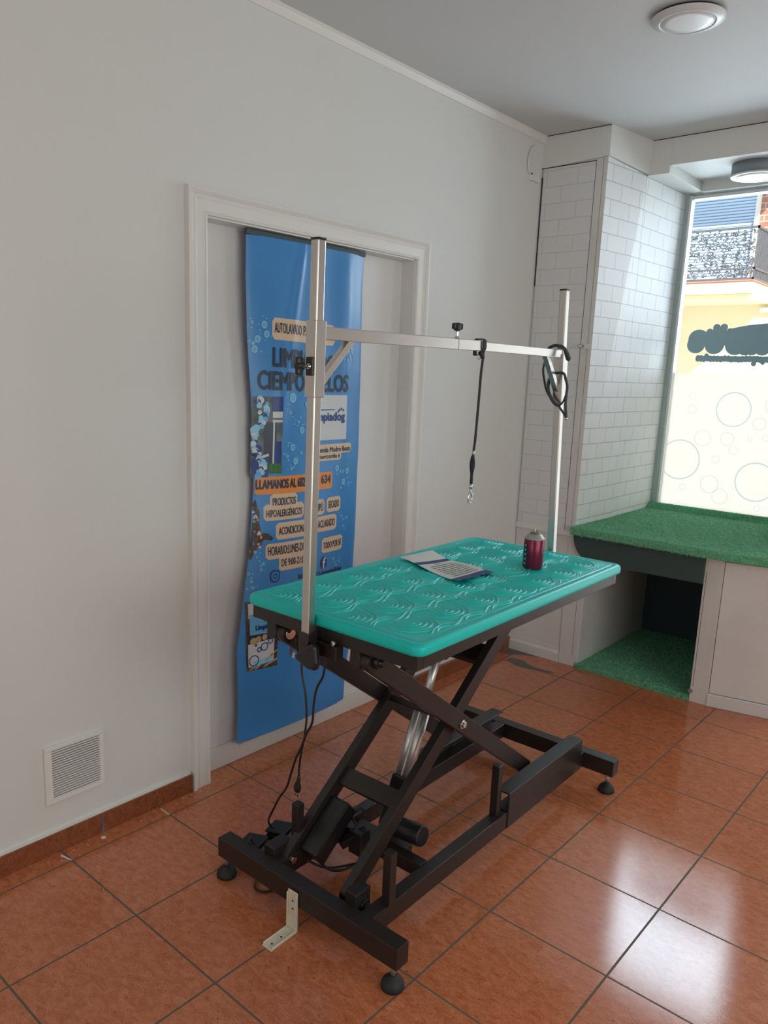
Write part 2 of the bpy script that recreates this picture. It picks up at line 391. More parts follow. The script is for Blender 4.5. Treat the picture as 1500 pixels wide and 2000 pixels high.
# profile (protrusion, inward distance) swept round three sides with mitred corners
cy0, cy1, cz = 0.4975, 1.730, 2.036
rings = []
for (y, z, sy, sz) in ((cy0, 0.0, 1, 0), (cy0, cz, 1, -1), (cy1, cz, -1, -1), (cy1, 0.0, -1, 0)):
    rings.append([mb.bm.verts.new((XW + p, y + sy * w, z + sz * w)) for p, w in prof])
for k in range(3):
    for i in range(len(prof) - 1): mb.face([rings[k][i], rings[k + 1][i], rings[k + 1][i + 1], rings[k][i + 1]])
mb.face(rings[0]); mb.face(rings[3])
obj('door_frame', mb, door)
mb = MB().m('trimw'); mb.box(-0.16, XW + 0.004, DY0, DY0 + 0.004, 0, DZ); mb.box(-0.16, XW + 0.004, DY1 - 0.004, DY1, 0, DZ); mb.box(-0.16, XW + 0.004, DY0, DY1, DZ - 0.004, DZ)
obj('door_jamb', mb, door)
mb = MB().m('doorw'); mb.box(-0.19, -0.148, DY0 + 0.004, DY1 - 0.004, 0.004, DZ - 0.004)
obj('door_panel', mb, door, bevel=0.001)
mb = MB().m('trimw'); mb.box(-0.1475, -0.135, DY0 + 0.005, DY1 - 0.005, 0.0, 0.085); obj('door_kickboard', mb, door, bevel=0.002)
mb = MB().m('gap'); mb.cyl((-0.149, 1.38, 1.272), (-0.1465, 1.38, 1.272), 0.004, n=10); obj('door_keyhole', mb, door)

# front wall: pillar, lintel, window opening, parts beyond the frame
YP = 2.6425; XP = 0.265
WX0, WX1, WZ0, WZ1 = 0.285, 1.13, 0.74, 2.50
mb = MB().m('wall')
mb.box(XW, XP - 0.022, YP + 0.001, 3.69, 0.71, ZC); mb.box(XW, XP - 0.03, YP + 0.03, 3.69, 0, 0.71)      # pillar core
mb.box(XP - 0.002, 4.3, 3.58, 3.69, WZ1, ZC)                    # above the window and the wall to its right
mb.box(WX1 + 0.03, 1.35, 3.0, 3.69, 0, 2.5)                     # right of the window
mb.box(2.62, 4.3, 3.45, 3.69, 0, ZC)
mb.box(XP - 0.002, WX1 + 0.03, 3.58, 3.69, 0, WZ0)
mb.box(1.35, 2.62, 3.46, 3.69, 0, 2.5)
struct('wall_front', mb)
mb = MB().m('wall')                                             # box-out above the cladding
mb.hexa([(XW, YP - 0.006, 2.51), (XP + 0.004, YP - 0.006, 2.525), (0.318, 2.99, 2.505), (XW, 2.99, 2.5), (XW, YP - 0.006, ZC), (XP + 0.004, YP - 0.006, ZC), (0.322, 2.99, ZC), (XW, 2.99, ZC)])
struct('trim_2', mb)
mb = MB().m('wall')                                             # lintel beam with a notch
mb.box(0.26, 0.42, 2.99, 3.58, 2.498, ZC); mb.box(0.42, 4.3, 2.99, 3.04, 2.533, ZC); mb.box(0.42, 4.3, 3.04, 3.46, 2.542, ZC); mb.box(0.42, 4.3, 3.44, 3.58, 2.493, ZC)
struct('trim_3', mb, bevel=0.002)
mb = MB().m('gap'); mb.box(0.325, 4.3, 2.987, 2.9895, ZC - 0.003, ZC); mb.box(XW + 0.02, XP + 0.002, YP - 0.0085, YP - 0.0065, ZC - 0.003, ZC); mb.box(XW, XP - 0.02, YP - 0.0095, YP - 0.0062, 2.5085, 2.5115); struct('trim_shadow_lines', mb)  # dark strips laid on as shadow lines at the ceiling and pillar-top joints

# brick-pattern foam panels on the pillar
mb = MB().m('brick2')
mb.box(-0.072, 0.205, YP - 0.008, YP, 0.715, 2.508); mb.m('cabw').box(0.209, 0.243, YP - 0.010, YP, 0.715, 2.512)
mb.m('gap').box(0.205, 0.209, YP - 0.003, YP, 0.75, 2.508)
mb.m('trimw').box(-0.082, 0.26, YP - 0.011, YP, 0.695, 0.722)
mb.m('cabw').box(0.245, 0.262, YP - 0.009, YP + 0.001, 0.715, 2.515)
mb.m('gap').box(-0.082, -0.0795, YP - 0.004, YP, 1.95, 2.47)
struct('trim_4', mb, uv=True)
mb = MB().m('brick')
mb.hexa([(XP - 0.02, YP - 0.006, 0.73), (XP, YP - 0.006, 0.73), (XP + 0.012, 3.06, 0.73), (XP - 0.02, 3.06, 0.73), (XP - 0.02, YP - 0.006, 2.522), (XP, YP - 0.006, 2.522), (XP + 0.045, 2.99, 2.497), (XP - 0.02, 2.99, 2.497)])
struct('trim_5', mb, uv=True)
mb = MB().m('brick')
mb.hexa([(XP - 0.02, 3.06, 0.73), (XP + 0.004, 3.06, 0.73), (XP + 0.006, 3.585, 0.73), (XP - 0.02, 3.585, 0.73), (XP - 0.02, 2.99, 2.505), (XP + 0.040, 2.99, 2.505), (XP + 0.060, 3.50, 2.505), (XP - 0.02, 3.50, 2.505)])
mb.m('gap').hexa([(XP + 0.003, 3.056, 0.76), (XP + 0.0125, 3.056, 0.76), (XP + 0.0065, 3.0605, 0.76), (XP, 3.0605, 0.76), (XP + 0.03, 2.987, 2.5), (XP + 0.0455, 2.987, 2.5), (XP + 0.0415, 2.9905, 2.5), (XP + 0.03, 2.9905, 2.5)])  # dark strip laid in for the shadow at the panel seam
struct('trim_6', mb, uv=True)

# window
win = thing('window_1', (0.70, 3.6, 0.75), 'w', 'w'); win['kind'] = 'structure'; del win['label']; del win['category']
def lean(x, y, z):        # the old steel window stands slightly out of plumb
    t = (z - 0.75) / 1.75
    return (x + 0.042 * t * max(0.0, (0.9 - x) / 0.6), y - 0.10 * t, z)
def lbox(mb, x0, x1, y0, y1, z0, z1):
    mb.hexa([lean(*p) for p in ((x0, y0, z0), (x1, y0, z0), (x1, y1, z0), (x0, y1, z0), (x0, y0, z1), (x1, y0, z1), (x1, y1, z1), (x0, y1, z1))])
mb = MB().m('frame'); lbox(mb, 0.262, 0.305, 3.585, 3.66, 0.74, 2.52); lbox(mb, 0.262, 1.15, 3.60, 3.66, 0.72, 0.772); lbox(mb, 0.262, 1.15, 3.60, 3.66, 2.487, 2.53); lbox(mb, 1.10, 1.16, 3.585, 3.66, 0.74, 2.52)
obj('window_frame', mb, win, bevel=0.002)
mb = MB().m('framew'); lbox(mb, 0.305, 0.318, 3.588, 3.64, 0.76, 2.49); lbox(mb, 0.318, 1.10, 3.60, 3.64, 2.472, 2.487)
obj('glazing_bead', mb, win, bevel=0.001)
mb = MB().m('glass'); lbox(mb, 0.31, 1.105, 3.625, 3.631, 0.765, 2.49); obj('window_pane', mb, win)
FZ = 1.548
mb = MB().m('film'); mb.poly([lean(*p) for p in ((0.312, 3.6225, 0.768), (1.103, 3.6225, 0.768), (1.103, 3.6225, FZ), (0.312, 3.6225, FZ))])
obj('frosted_film', mb, win, recalc=False)
def ring(mb, x, z, r, w, y=3.6205, n=40):
    for i in range(n):
        a0 = 2 * PI * i / n; a1 = 2 * PI * (i + 1) / n; q = []
        for aa, rr in ((a0, r), (a1, r), (a1, r - w), (a0, r - w)):
            px = max(0.322, x + rr * math.cos(aa)); q.append(lean(px, y, z + rr * math.sin(aa)))
        mb.poly(q)
mb = MB()
for i, (x, z, r, w) in enumerate([(0.675, 1.355, 0.096, 0.006), (0.405, 1.05, 0.118, 0.007), (0.835, 0.965, 0.110, 0.007), (0.523, 1.185, 0.048, 0.004), (0.590, 0.925, 0.052, 0.005), (0.655, 0.860, 0.045, 0.004), (0.890, 1.39, 0.052, 0.004), (0.66, 1.19, 0.038, 0.004), (0.94, 1.17, 0.05, 0.005), (0.82, 1.285, 0.036, 0.004), (0.445, 1.345, 0.026, 0.004), (0.70, 1.13, 0.026, 0.003), (0.98, 0.84, 0.05, 0.005), (0.44, 0.89, 0.02, 0.003), (0.86, 0.82, 0.018, 0.003), (0.61, 1.07, 0.022, 0.003), (0.78, 1.20, 0.014, 0.003), (0.86, 1.21, 0.016, 0.003), (0.44, 1.42, 0.02, 0.003), (1.02, 1.33, 0.06, 0.005)]):
    mb.m('filmring' if i in (1, 2, 0) else 'filmpale'); ring(mb, x, z, r, w, 3.6205 - 0.0001 * i)
obj('bubble_print', mb, win, recalc=False)
# solid backing of the shop-name decal, seen from behind
mb = MB().m('decal')
def disc(x, z, rx, rz, y=3.6195, n=36): mb.poly([lean(x + rx * math.cos(2 * PI * i / n), y, z + rz * math.sin(2 * PI * i / n)) for i in range(n)])
for k, (x, z, rx, rz) in enumerate([(0.435, 1.735, 0.058, 0.052), (0.425, 1.705, 0.052, 0.048), (0.530, 1.705, 0.055, 0.052), (0.545, 1.745, 0.06, 0.05), (0.495, 1.772, 0.020, 0.019), (0.532, 1.796, 0.021, 0.020), (0.572, 1.797, 0.021, 0.020), (0.605, 1.775, 0.018, 0.018),
                       (0.645, 1.705, 0.058, 0.056), (0.70, 1.70, 0.05, 0.052), (0.735, 1.695, 0.045, 0.046), (0.79, 1.70, 0.05, 0.052), (0.86, 1.70, 0.052, 0.053), (0.93, 1.71, 0.05, 0.053), (0.99, 1.72, 0.045, 0.05)]): disc(x, z, rx, rz, 3.6195 - 0.00005 * k)
mb.poly([lean(x, 3.6187, z) for x, z in ((0.575, 1.70), (1.0, 1.70), (1.01, 1.79), (0.92, 1.813), (0.82, 1.818), (0.70, 1.808), (0.60, 1.788))])
random.seed(3)
x = 0.445; k = 0
while x < 1.0:
    r = random.uniform(0.0135, 0.0165); disc(x, 1.629 + random.uniform(-.002, .002), r, 0.0185, 3.6184 - 0.00005 * k, 18); x += r * 1.25; k += 1
disc(0.492, 1.645, 0.012, 0.012, 3.6170); disc(0.753, 1.607, 0.014, 0.016, 3.6169); disc(0.80, 1.612, 0.012, 0.012, 3.6168)
obj('lettering_backing', mb, win, recalc=False)

# ---------------------------------------------------------------- window bench with cupboard
ben = thing('window_bench', (0.60, YP, 0), 'white painted window bench with an open dark niche and turf covered top', 'bench')
def part(name, mbx, par=ben, **k): return obj(name, mbx, par, **k)
mb = MB().m('cabw'); mb.box(-0.082, 0.235, YP, YP + 0.02, 0.085, 0.712); part('side_panel', mb, bevel=0.002)
mb = MB().m('cabw'); mb.prism([(-0.082, YP - 0.012, 0), (-0.082, YP - 0.012, 0.05), (-0.082, YP - 0.004, 0.062), (-0.082, YP - 0.002, 0.085), (-0.082, YP + 0.02, 0.085), (-0.082, YP + 0.02, 0)], (0.315, 0, 0)); part('skirting', mb, bevel=0.002)
mb = MB().m('cabw'); mb.box(0.235, 0.325, YP - 0.006, YP + 0.03, 0, 0.72); mb.m('gap').box(0.309, 0.3115, YP - 0.0065, YP, 0.06, 0.62); part('post', mb, bevel=0.002)
mb = MB().m('cabw'); mb.box(0.925, 1.008, YP - 0.006, YP + 0.03, 0, 0.72); mb.m('gap').box(0.934, 0.937, YP - 0.0065, YP, 0.075, 0.64); part('post', mb, bevel=0.002)
mb = MB().m('steel'); mb.box(0.918, 0.938, YP - 0.012, YP, 0.045, 0.062); part('hinge', mb, bevel=0.001)
# right-hand part turns away slightly
ang = math.radians(13); ca, sa = math.cos(ang), math.sin(ang)
def tr(x, y, z): return (1.008 + x * ca - y * sa, YP - 0.004 + x * sa + y * ca, z)
def tbox(mbx, x0, x1, y0, y1, z0, z1): mbx.hexa([tr(*p) for p in ((x0, y0, z0), (x1, y0, z0), (x1, y1, z0), (x0, y1, z0), (x0, y0, z1), (x1, y0, z1), (x1, y1, z1), (x0, y1, z1))])
mb = MB().m('cabw'); tbox(mb, 0.003, 0.34, 0.0, 0.02, 0.0665, 0.70); part('door', mb, bevel=0.002)
mb = MB().m('cabw'); tbox(mb, -0.004, 0.34, -0.006, 0.02, 0.0, 0.064); part('skirting', mb, bevel=0.004)
mb = MB().m('gap'); tbox(mb, -0.002, 0.34, 0.006, 0.014, 0.0, 0.71); part('shadow_gap', mb)
mb = MB().m('cabw'); mb.box(0.322, 0.335, YP + 0.02, 3.56, 0, 0.72); part('niche_side', mb)
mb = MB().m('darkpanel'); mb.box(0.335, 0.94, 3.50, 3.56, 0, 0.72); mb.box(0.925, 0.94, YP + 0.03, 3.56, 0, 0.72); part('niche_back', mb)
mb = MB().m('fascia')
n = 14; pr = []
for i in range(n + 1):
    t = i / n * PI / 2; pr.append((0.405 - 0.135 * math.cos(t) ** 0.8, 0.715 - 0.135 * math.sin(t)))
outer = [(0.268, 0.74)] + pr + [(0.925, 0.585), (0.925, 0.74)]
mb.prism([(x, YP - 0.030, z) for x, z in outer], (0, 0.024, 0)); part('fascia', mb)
mb = MB().m('cabw'); mb.prism([(0.27, 2.60, 0.715), (1.03, 2.60, 0.715), (1.32, 2.665, 0.715), (1.32, 2.98, 0.715), (1.15, 2.98, 0.715), (1.15, 3.575, 0.715), (0.27, 3.575, 0.715)], (0, 0, 0.02)); part('top_board', mb)

# turf mats
def turf(name, outline, z0, z1, label, blades, region):
    mbx = MB().m('turf'); mbx.prism([(x, y, z0) for x, y in outline], (0, 0, z1 - z0))
    mbx.m('blade')
    for i in range(blades):
        x, y, z = region(); h = random.uniform(0.006, 0.013); t = random.uniform(0, 2 * PI); w = 0.0012
        lx, ly = random.gauss(0, 0.004), random.gauss(0, 0.004)
        mbx.poly([(x - w * math.cos(t), y - w * math.sin(t), z), (x + w * math.cos(t), y + w * math.sin(t), z), (x + lx, y + ly, z + h)])
    return obj(name, mbx, None, label, 'artificial grass', kind='stuff', recalc=False)
def front_y(x): return 2.592 if x < 1.03 else 2.592 + (x - 1.03) * 0.22
out = [(0.262, 2.592), (1.03, 2.592), (1.32, 2.656), (1.32, 2.98), (1.15, 2.98), (1.15, 3.574), (0.278, 3.574)]
random.seed(5)
def reg():
    while True:
        x = random.uniform(0.265, 1.3); y = random.uniform(2.56, 3.6)
        if y > front_y(x) and y < 3.57 and (x < 1.14 or y < 2.97) and (x > 0.278 or y < 2.7): return (x, y, 0.751)
mb = MB().m('turf'); mb.prism([(x, y, 0.7352) for x, y in out], (0, 0, 0.0168))
def blade_at(x, y, z):
    h = random.uniform(0.003, 0.008); t = random.uniform(0, 2 * PI); w = 0.0013
    mb.poly([(x - w * math.cos(t), y - w * math.sin(t), z), (x + w * math.cos(t), y + w * math.sin(t), z), (x + random.gauss(0, 0.008), y + random.gauss(0, 0.008), z + h)])
mb.prism([(0.262, 2.586, 0.716), (0.262, 2.5915, 0.713), (0.262, 2.5915, 0.751), (0.262, 2.588, 0.748)], (0.77, 0, 0))
mb.prism([(1.032, 2.586, 0.716), (1.032, 2.5915, 0.713), (1.032, 2.5915, 0.751), (1.032, 2.588, 0.748)], (0.29, 0.064, 0))
mb.prism([(0.275, 3.52, 0.7522), (0.275, 3.574, 0.7522), (0.275, 3.574, 0.785), (0.275, 3.562, 0.787)], (0.86, 0, 0))
mb.m('blade')
for i in range(42000): blade_at(*reg())
for i in range(5200):          # folded front edge
    x = random.uniform(0.262, 1.3); y = front_y(x) - random.uniform(0, 0.004); z = random.uniform(0.715, 0.75)
    mb.poly([(x - .0012, y + .001, z), (x + .0012, y + .001, z), (x + random.gauss(0, .004), y - random.uniform(.003, .010), z + random.uniform(-.012, .004))])
for i in range(2500):          # strip turned up against the window
    x = random.uniform(0.28, 1.12); t = random.random(); y = 3.52 + .04 * t; z = 0.752 + .034 * t
    mb.poly([(x - .0012, y, z), (x + .0012, y, z), (x + random.gauss(0, .003), y - .004, z + random.uniform(.004, .010))])
obj('artificial_grass', mb, None, 'bright green artificial turf mat covering the window bench top', 'artificial grass', kind='stuff', recalc=False)
random.seed(6)
turf('artificial_grass', [(0.336, 2.628), (0.924, 2.628), (0.924, 3.499), (0.336, 3.499)], 0.0008, 0.016, 'dark green turf mat on the floor inside the bench niche', 16000, lambda: (random.uniform(0.337, 0.923), random.uniform(2.622, 3.49) if random.random() < .7 else random.uniform(2.622, 2.66), random.uniform(0.012, 0.016)))

# ---------------------------------------------------------------- fittings
def lamp(x, y, zt, r, h, dr, label):
    t = thing('ceiling_lamp', (x, y, zt), label, 'lamp')
    if h > 0.02:
        m_ = MB().m('lampg'); m_.lathe((x, y, zt), [(r, 0), (r, -h + 0.006)], 48); obj('housing', m_, t)
        m_ = MB().m('lampw'); m_.lathe((x, y, zt), [(r, -h + 0.006), (r + 0.002, -h + 0.003), (r, -h), (dr + 0.004, -h - 0.001), (dr, -h + 0.001)], 48, cap=False); obj('bezel', m_, t)
        m_ = MB().m('diff'); m_.lathe((x, y, zt), [(dr, -h + 0.004), (dr, -h + 0.0005), (dr * 0.6, -h - 0.001), (0.001, -h - 0.0015)], 48); obj('diffuser', m_, t)
    else:
        m_ = MB().m('gap'); m_.lathe((x, y, zt), [(r - 0.012, 0), (r - 0.012, -0.008)], 48); obj('seal', m_, t)
        m_ = MB().m('lampw'); m_.lathe((x, y, zt), [(r - 0.006, -0.0075), (r, -0.010), (r - 0.001, -0.013), (dr + 0.006, -0.021), (dr + 0.002, -0.0225), (dr, -0.020), (dr - 0.001, -0.012)], 64, cap=False); obj('bezel', m_, t)
        m_ = MB().m('diff'); m_.lathe((x, y, zt), [(dr - 0.001, -0.010), (dr - 0.001, -0.0205), (dr * 0.7, -0.0215), (0.001, -0.022)], 64); obj('diffuser', m_, t)
    return t
lamp(0.935, 1.735, ZC, 0.116, 0.0, 0.085, 'flush round white ceiling lamp high over the grooming table')
lamp(0.757, 3.222, 2.542, 0.115, 0.060, 0.095, 'round surface lamp with grey side in the window recess')

vt = thing('vent_grille', (XW, 0.065, 0.25), 'square white louvred vent grille low on the left wall', 'vent')
mb = MB().m('vent')
y0, y1, z0, z1 = -0.034, 0.159, 0.164, 0.350; b_ = 0.014
xo = XW + 0.010
for (a0, a1, b0, b1) in ((y0, y1, z0, z0 + b_), (y0, y1, z1 - b_, z1), (y0, y0 + 0.022, z0 + b_, z1 - b_), (y1 - b_, y1, z0 + b_, z1 - b_)): mb.box(XW, xo, a0, a1, b0, b1)
obj('frame', mb, vt, bevel=0.0015)
mb = MB().m('vent'); ns = 20
for i in range(ns):
    z = z0 + b_ + (z1 - z0 - 2 * b_) * (i + 0.5) / ns
    mb.hexa([(xo - 0.004, y0 + 0.02, z - 0.0018), (xo - 0.0005, y0 + 0.02, z - 0.0030), (xo - 0.0005, y1 - b_, z - 0.0030), (xo - 0.004, y1 - b_, z - 0.0018), (xo - 0.004, y0 + 0.02, z + 0.0012), (xo - 0.0005, y0 + 0.02, z + 0.0), (xo - 0.0005, y1 - b_, z + 0.0), (xo - 0.004, y1 - b_, z + 0.0012)])
obj('louvres', mb, vt)
mb = MB().m('gap'); mb.box(XW - 0.004, XW + 0.0006, y0 + 0.02, y1 - b_, z0 + b_, z1 - b_); obj('duct', mb, vt)

cb = thing('wall_cable', (XW, 2.52, 2.45), 'thin cable loop in the top corner beside the brick pillar', 'cable')
mb = MB().m('trimw'); mb.tube([(-0.080, 2.545, 2.598), (-0.079, 2.519, 2.584), (-0.078, 2.497, 2.551), (-0.078, 2.490, 2.503), (-0.078, 2.507, 2.468)], 0.0035, 8); obj('cable', mb, cb)
mb = MB().m('trimw'); mb.box(XW, -0.070, 2.512, 2.60, 2.436, 2.462); mb.m('gap').cyl((-0.0705, 2.516, 2.463), (-0.067, 2.516, 2.463), 0.005, n=10); obj('trunking', mb, cb, bevel=0.001)
hk = thing('wall_hook', (0.24, YP, 1.65), 'small metal hook and plate on the brick pillar edge', 'hook')
mb = MB().m('trimw'); mb.box(0.222, 0.268, YP - 0.012, YP - 0.0105, 1.640, 1.664); obj('plate', mb, hk)
mb = MB().m('steel'); mb.cyl((0.219, YP - 0.011, 1.652), (0.219, YP - 0.035, 1.650), 0.006); mb.lathe((0.219, YP - 0.04, 1.650), [(0.002, -0.011), (0.009, -0.007), (0.011, 0), (0.009, 0.007), (0.002, 0.011)], 16); obj('hook', mb, hk)

# ---------------------------------------------------------------- banner
YL = [(1.96, 0.755), (1.785, 0.757), (1.623, 0.765), (1.488, 0.779), (1.384, 0.791), (1.26, 0.799), (1.133, 0.810), (1.041, 0.808), (0.93, 0.799), (0.818, 0.788), (0.726, 0.772), (0.614, 0.751), (0.464, 0.725), (0.346, 0.723), (0.223, 0.728), (0.08, 0.717)]
YR = [(1.96, 1.350), (1.80, 1.345), (1.542, 1.350), (1.239, 1.353), (1.031, 1.350), (0.817, 1.348), (0.686, 1.342), (0.35, 1.338), (0.219, 1.312), (0.07, 1.305)]
def lerp(tab, z):
    if z >= tab[0][0]: return tab[0][1]
    for (a, b), (c, d) in zip(tab, tab[1:]):
        if z >= c:
            t = (z - c) / (a - c); return d + (b - d) * t
    return tab[-1][1]
def SX(y, z):
    yl, yr = lerp(YL, z), lerp(YR, z); u = max(-0.05, min(1.05, (y - yl) / (yr - yl)))
    env = math.exp(-((z - 1.05) / 0.55) ** 2)
    x = -0.100 + (0.020 + 0.012 * env) * math.sin(PI * max(0, min(1, u))) ** 0.7
    x -= 0.020 * env * max(0, 0.18 - u) / 0.18
    tf = max(0.0, min(1.0, (z - 1.0) / 0.5)) * min(1.0, (1.99 - z) / 0.12 if z > 1.87 else 1)
    k = y - (1.00 - (1.9 - z) * 0.17)
    x += 0.0065 * tf * math.exp(-(k / (0.012 + 0.03 * max(0, 1.95 - z))) ** 2)
    x += 0.008 * tf * math.exp(-((y - 1.245) / 0.05) ** 2) - 0.004 * tf * math.exp(-((y - 1.13) / 0.05) ** 2)
    x += 0.0015 * math.sin(z * 23 + y * 9) * (1 if z < 0.5 else 0.3)
    x += 0.003 * math.sin((z - y * .4) * 16) * max(0, 0.45 - z) / 0.45
    return x
ban = thing('hanging_banner', (-0.10, 1.03, 0.08), 'tall blue printed shop banner hanging in front of the white door', 'banner')
mb = MB().m('blue'); NU, NV = 60, 130; G = []
for j in range(NV + 1):
    z = 0.092 + (1.932 - 0.092) * j / NV; yl, yr = lerp(YL, z), lerp(YR, z)
    G.append([mb.bm.verts.new((SX(yl + (yr - yl) * i / NU, z), yl + (yr - yl) * i / NU, z - 0.010 * (1 - j / NV) * 0)) for i in range(NU + 1)])
for j in range(NV):
    for i in range(NU): mb.face([G[j][i], G[j][i + 1], G[j + 1][i + 1], G[j + 1][i]], True)
LAY = [0]
def on(y, z, o): return (SX(y, z) + o, y, z)
def bpatch(y0, y1, z0, z1, m_, o=0.0008, rad=0.0, slope=0.0, ny=None, nz=None):
    """printed rounded rectangle following the sheet"""
    mb.m(m_); ny = ny or max(4, int((y1 - y0) / 0.01)); nz = nz or max(3, int((z1 - z0) / 0.012)); cols = []
    for i in range(ny + 1):
        y = y0 + (y1 - y0) * i / ny; dd = min(y - y0, y1 - y); c = 0
        if rad and dd < rad: c = rad - math.sqrt(max(0, rad * rad - (rad - dd) ** 2))
        za, zb = z0 + c + slope * (y - y0), z1 - c + slope * (y - y0)
        cols.append([mb.bm.verts.new(on(y, za + (zb - za) * k / nz, o)) for k in range(nz + 1)])
    for i in range(ny):
        for k in range(nz): mb.face([cols[i][k], cols[i + 1][k], cols[i + 1][k + 1], cols[i][k + 1]], True)
def bdisc(y, z, r, m_, o, n=16, ry=None):
    mb.m(m_); ry = ry or r
    mb.poly([on(y + ry * math.cos(2 * PI * i / n), z + r * math.sin(2 * PI * i / n), o) for i in range(n)])
def bring(y, z, r, w, m_, o, n=18, ry=None):
    mb.m(m_); k_ = (ry or r) / r
    for i in range(n):
        a0, a1 = 2 * PI * i / n, 2 * PI * (i + 1) / n
        mb.poly([on(y + rr * k_ * math.cos(aa), z + rr * math.sin(aa), o) for aa, rr in ((a0, r), (a1, r), (a1, r - w), (a0, r - w))])
def text_mesh(txt):
    cu = bpy.data.curves.new('t', 'FONT'); cu.body = txt; cu.resolution_u = 3
    ob = bpy.data.objects.new('t', cu); COL.objects.link(ob); dg = bpy.context.evaluated_depsgraph_get()
    me = ob.evaluated_get(dg).to_mesh(); vs = [v.co.copy() for v in me.vertices]; fs = [list(p.vertices) for p in me.polygons]
    ob.evaluated_get(dg).to_mesh_clear(); bpy.data.objects.remove(ob); bpy.data.curves.remove(cu)
    xs = [v.x for v in vs]; ys = [v.y for v in vs]
    x0, x1, y0_, y1_ = min(xs), max(xs), min(ys), max(ys)
    return [((v.x - x0) / (x1 - x0), (v.y - y0_) / (y1_ - y0_)) for v in vs], fs
def put_text(mbx, txt, fn, m_, thick=0.0):
    """fn(u,v) -> point, u and v from 0 to 1 across the word; thick emboldens"""
    mbx.m(m_); uv, fs = text_mesh(txt)
    for dx, dy in ([(0, 0)] if not thick else [(-thick, 0), (thick, 0), (0, thick), (0, -thick)]):
        for k_, f in enumerate(fs):
            mbx.poly([fn(uv[i][0], uv[i][1], dx, dy, 0) for i in f])
def btext(txt, y0, y1, z0, z1, m_='ink', o=0.0016, bold=0.0, slope=0.0):
    put_text(mb, txt, lambda u, v, dx, dy, k: on(y0 + (y1 - y0) * u + dx, z0 + (z1 - z0) * v + dy + slope * (y1 - y0) * u, o + (dx * 0.02 + dy * 0.03 + 0.0001)), m_, bold)
# headings
bpatch(0.862, 1.175, 1.592, 1.668, 'beige', rad=0.014, slope=-0.03)
btext('AUTOLAVADO', 0.872, 0.996, 1.6165, 1.651, bold=0.0007, slope=-0.03); btext('PARA', 1.006, 1.062, 1.612, 1.647, bold=0.0007, slope=-0.03); btext('PERROS', 1.074, 1.160, 1.610, 1.645, bold=0.0007, slope=-0.03)
btext('LIMPIA', 0.868, 1.046, 1.500, 1.564, bold=0.0028, slope=-0.05); btext('NDO', 1.054, 1.180, 1.484, 1.550, bold=0.0028, slope=-0.05)
btext('CIEMPO', 0.812, 1.012, 1.418, 1.482, bold=0.0030, slope=-0.03); btext('ZUELOS', 1.024, 1.252, 1.412, 1.474, bold=0.0030)
# left photograph: shop front with balloons
PZ0, PZ1 = 1.112, 1.392
bpatch(0.795, 0.910, PZ0, PZ1, 'pgrey'); bpatch(0.868, 0.909, 1.34, 1.392, 'inkblue', 0.0014); bpatch(0.870, 0.908, 1.316, 1.338, 'bwhite', 0.0014); bpatch(0.870, 0.908, 1.30, 1.309, 'bwhite', 0.0014)
bpatch(0.84, 0.885, 1.12, 1.30, 'ink', 0.0013); bpatch(0.872, 0.878, 1.135, 1.30, 'bwhite', 0.0016); bpatch(0.878, 0.905, 1.15, 1.23, 'inkblue', 0.0014); bpatch(0.86, 0.909, 1.112, 1.150, 'pgreen', 0.0018)
bpatch(0.80, 0.858, 1.10, 1.17, 'inkblue', 0.0016); bpatch(0.822, 0.858, 1.165, 1.175, 'bwhite', 0.002, slope=0.35)
random.seed(11)
for i in range(46):
    t = i / 45; z = 1.385 - 0.28 * t; y = 0.815 + 0.02 * math.sin(t * 9) + random.uniform(-0.012, 0.022) * (1.5 - t)
    bdisc(max(0.803, y), z, random.uniform(0.007, 0.014), random.choice(['bubble', 'bwhite', 'bubbled', 'bubble', 'inkblue']), 0.0022 + 0.00004 * i, 12)
# white logo card
bpatch(1.085, 1.250, 1.226, 1.398, 'bwhite')
btext('Limpiadog', 1.050, 1.236, 1.291, 1.331, 'inkblue', bold=0.0026)
for dy_, dz_, r_ in ((1.205, 1.340, 0.005), (1.216, 1.345, 0.005), (1.227, 1.340, 0.005), (1.198, 1.334, 0.004)): bdisc(dy_, dz_, r_, 'inkblue', 0.0021, 10)
bpatch(1.10, 1.18, 1.340, 1.344, 'inkblue', 0.0016)
# address
bpatch(1.055, 1.288, 1.172, 1.210, 'beige', rad=0.008); bpatch(1.055, 1.222, 1.146, 1.180, 'beige', 0.0010, rad=0.008)
btext('Revenda Madre Beata', 1.062, 1.281, 1.179, 1.198, bold=0.0008); btext('misericordia 6', 1.078, 1.214, 1.155, 1.171, bold=0.0008)
bring(1.042, 1.196, 0.017, 0.004, 'ink', 0.0018); bring(1.042, 1.196, 0.006, 0.003, 'ink', 0.0018)
mb.m('ink'); mb.poly([on(1.026, 1.190, .0017), on(1.042, 1.150, .0017), on(1.044, 1.156, .0017), on(1.030, 1.192, .0017)]); mb.poly([on(1.058, 1.190, .0017), on(1.042, 1.150, .0017), on(1.040, 1.156, .0017), on(1.054, 1.192, .0017)])
# telephone line
bpatch(0.812, 1.172, 1.036, 1.102, 'orange', rad=0.006)
btext('LLAMANOS AL 682', 0.816, 1.020, 1.057, 1.090, bold=0.0018); btext('634', 1.108, 1.161, 1.059, 1.090, bold=0.0018); btext('0', 1.030, 1.044, 1.058, 1.090, bold=0.0018)
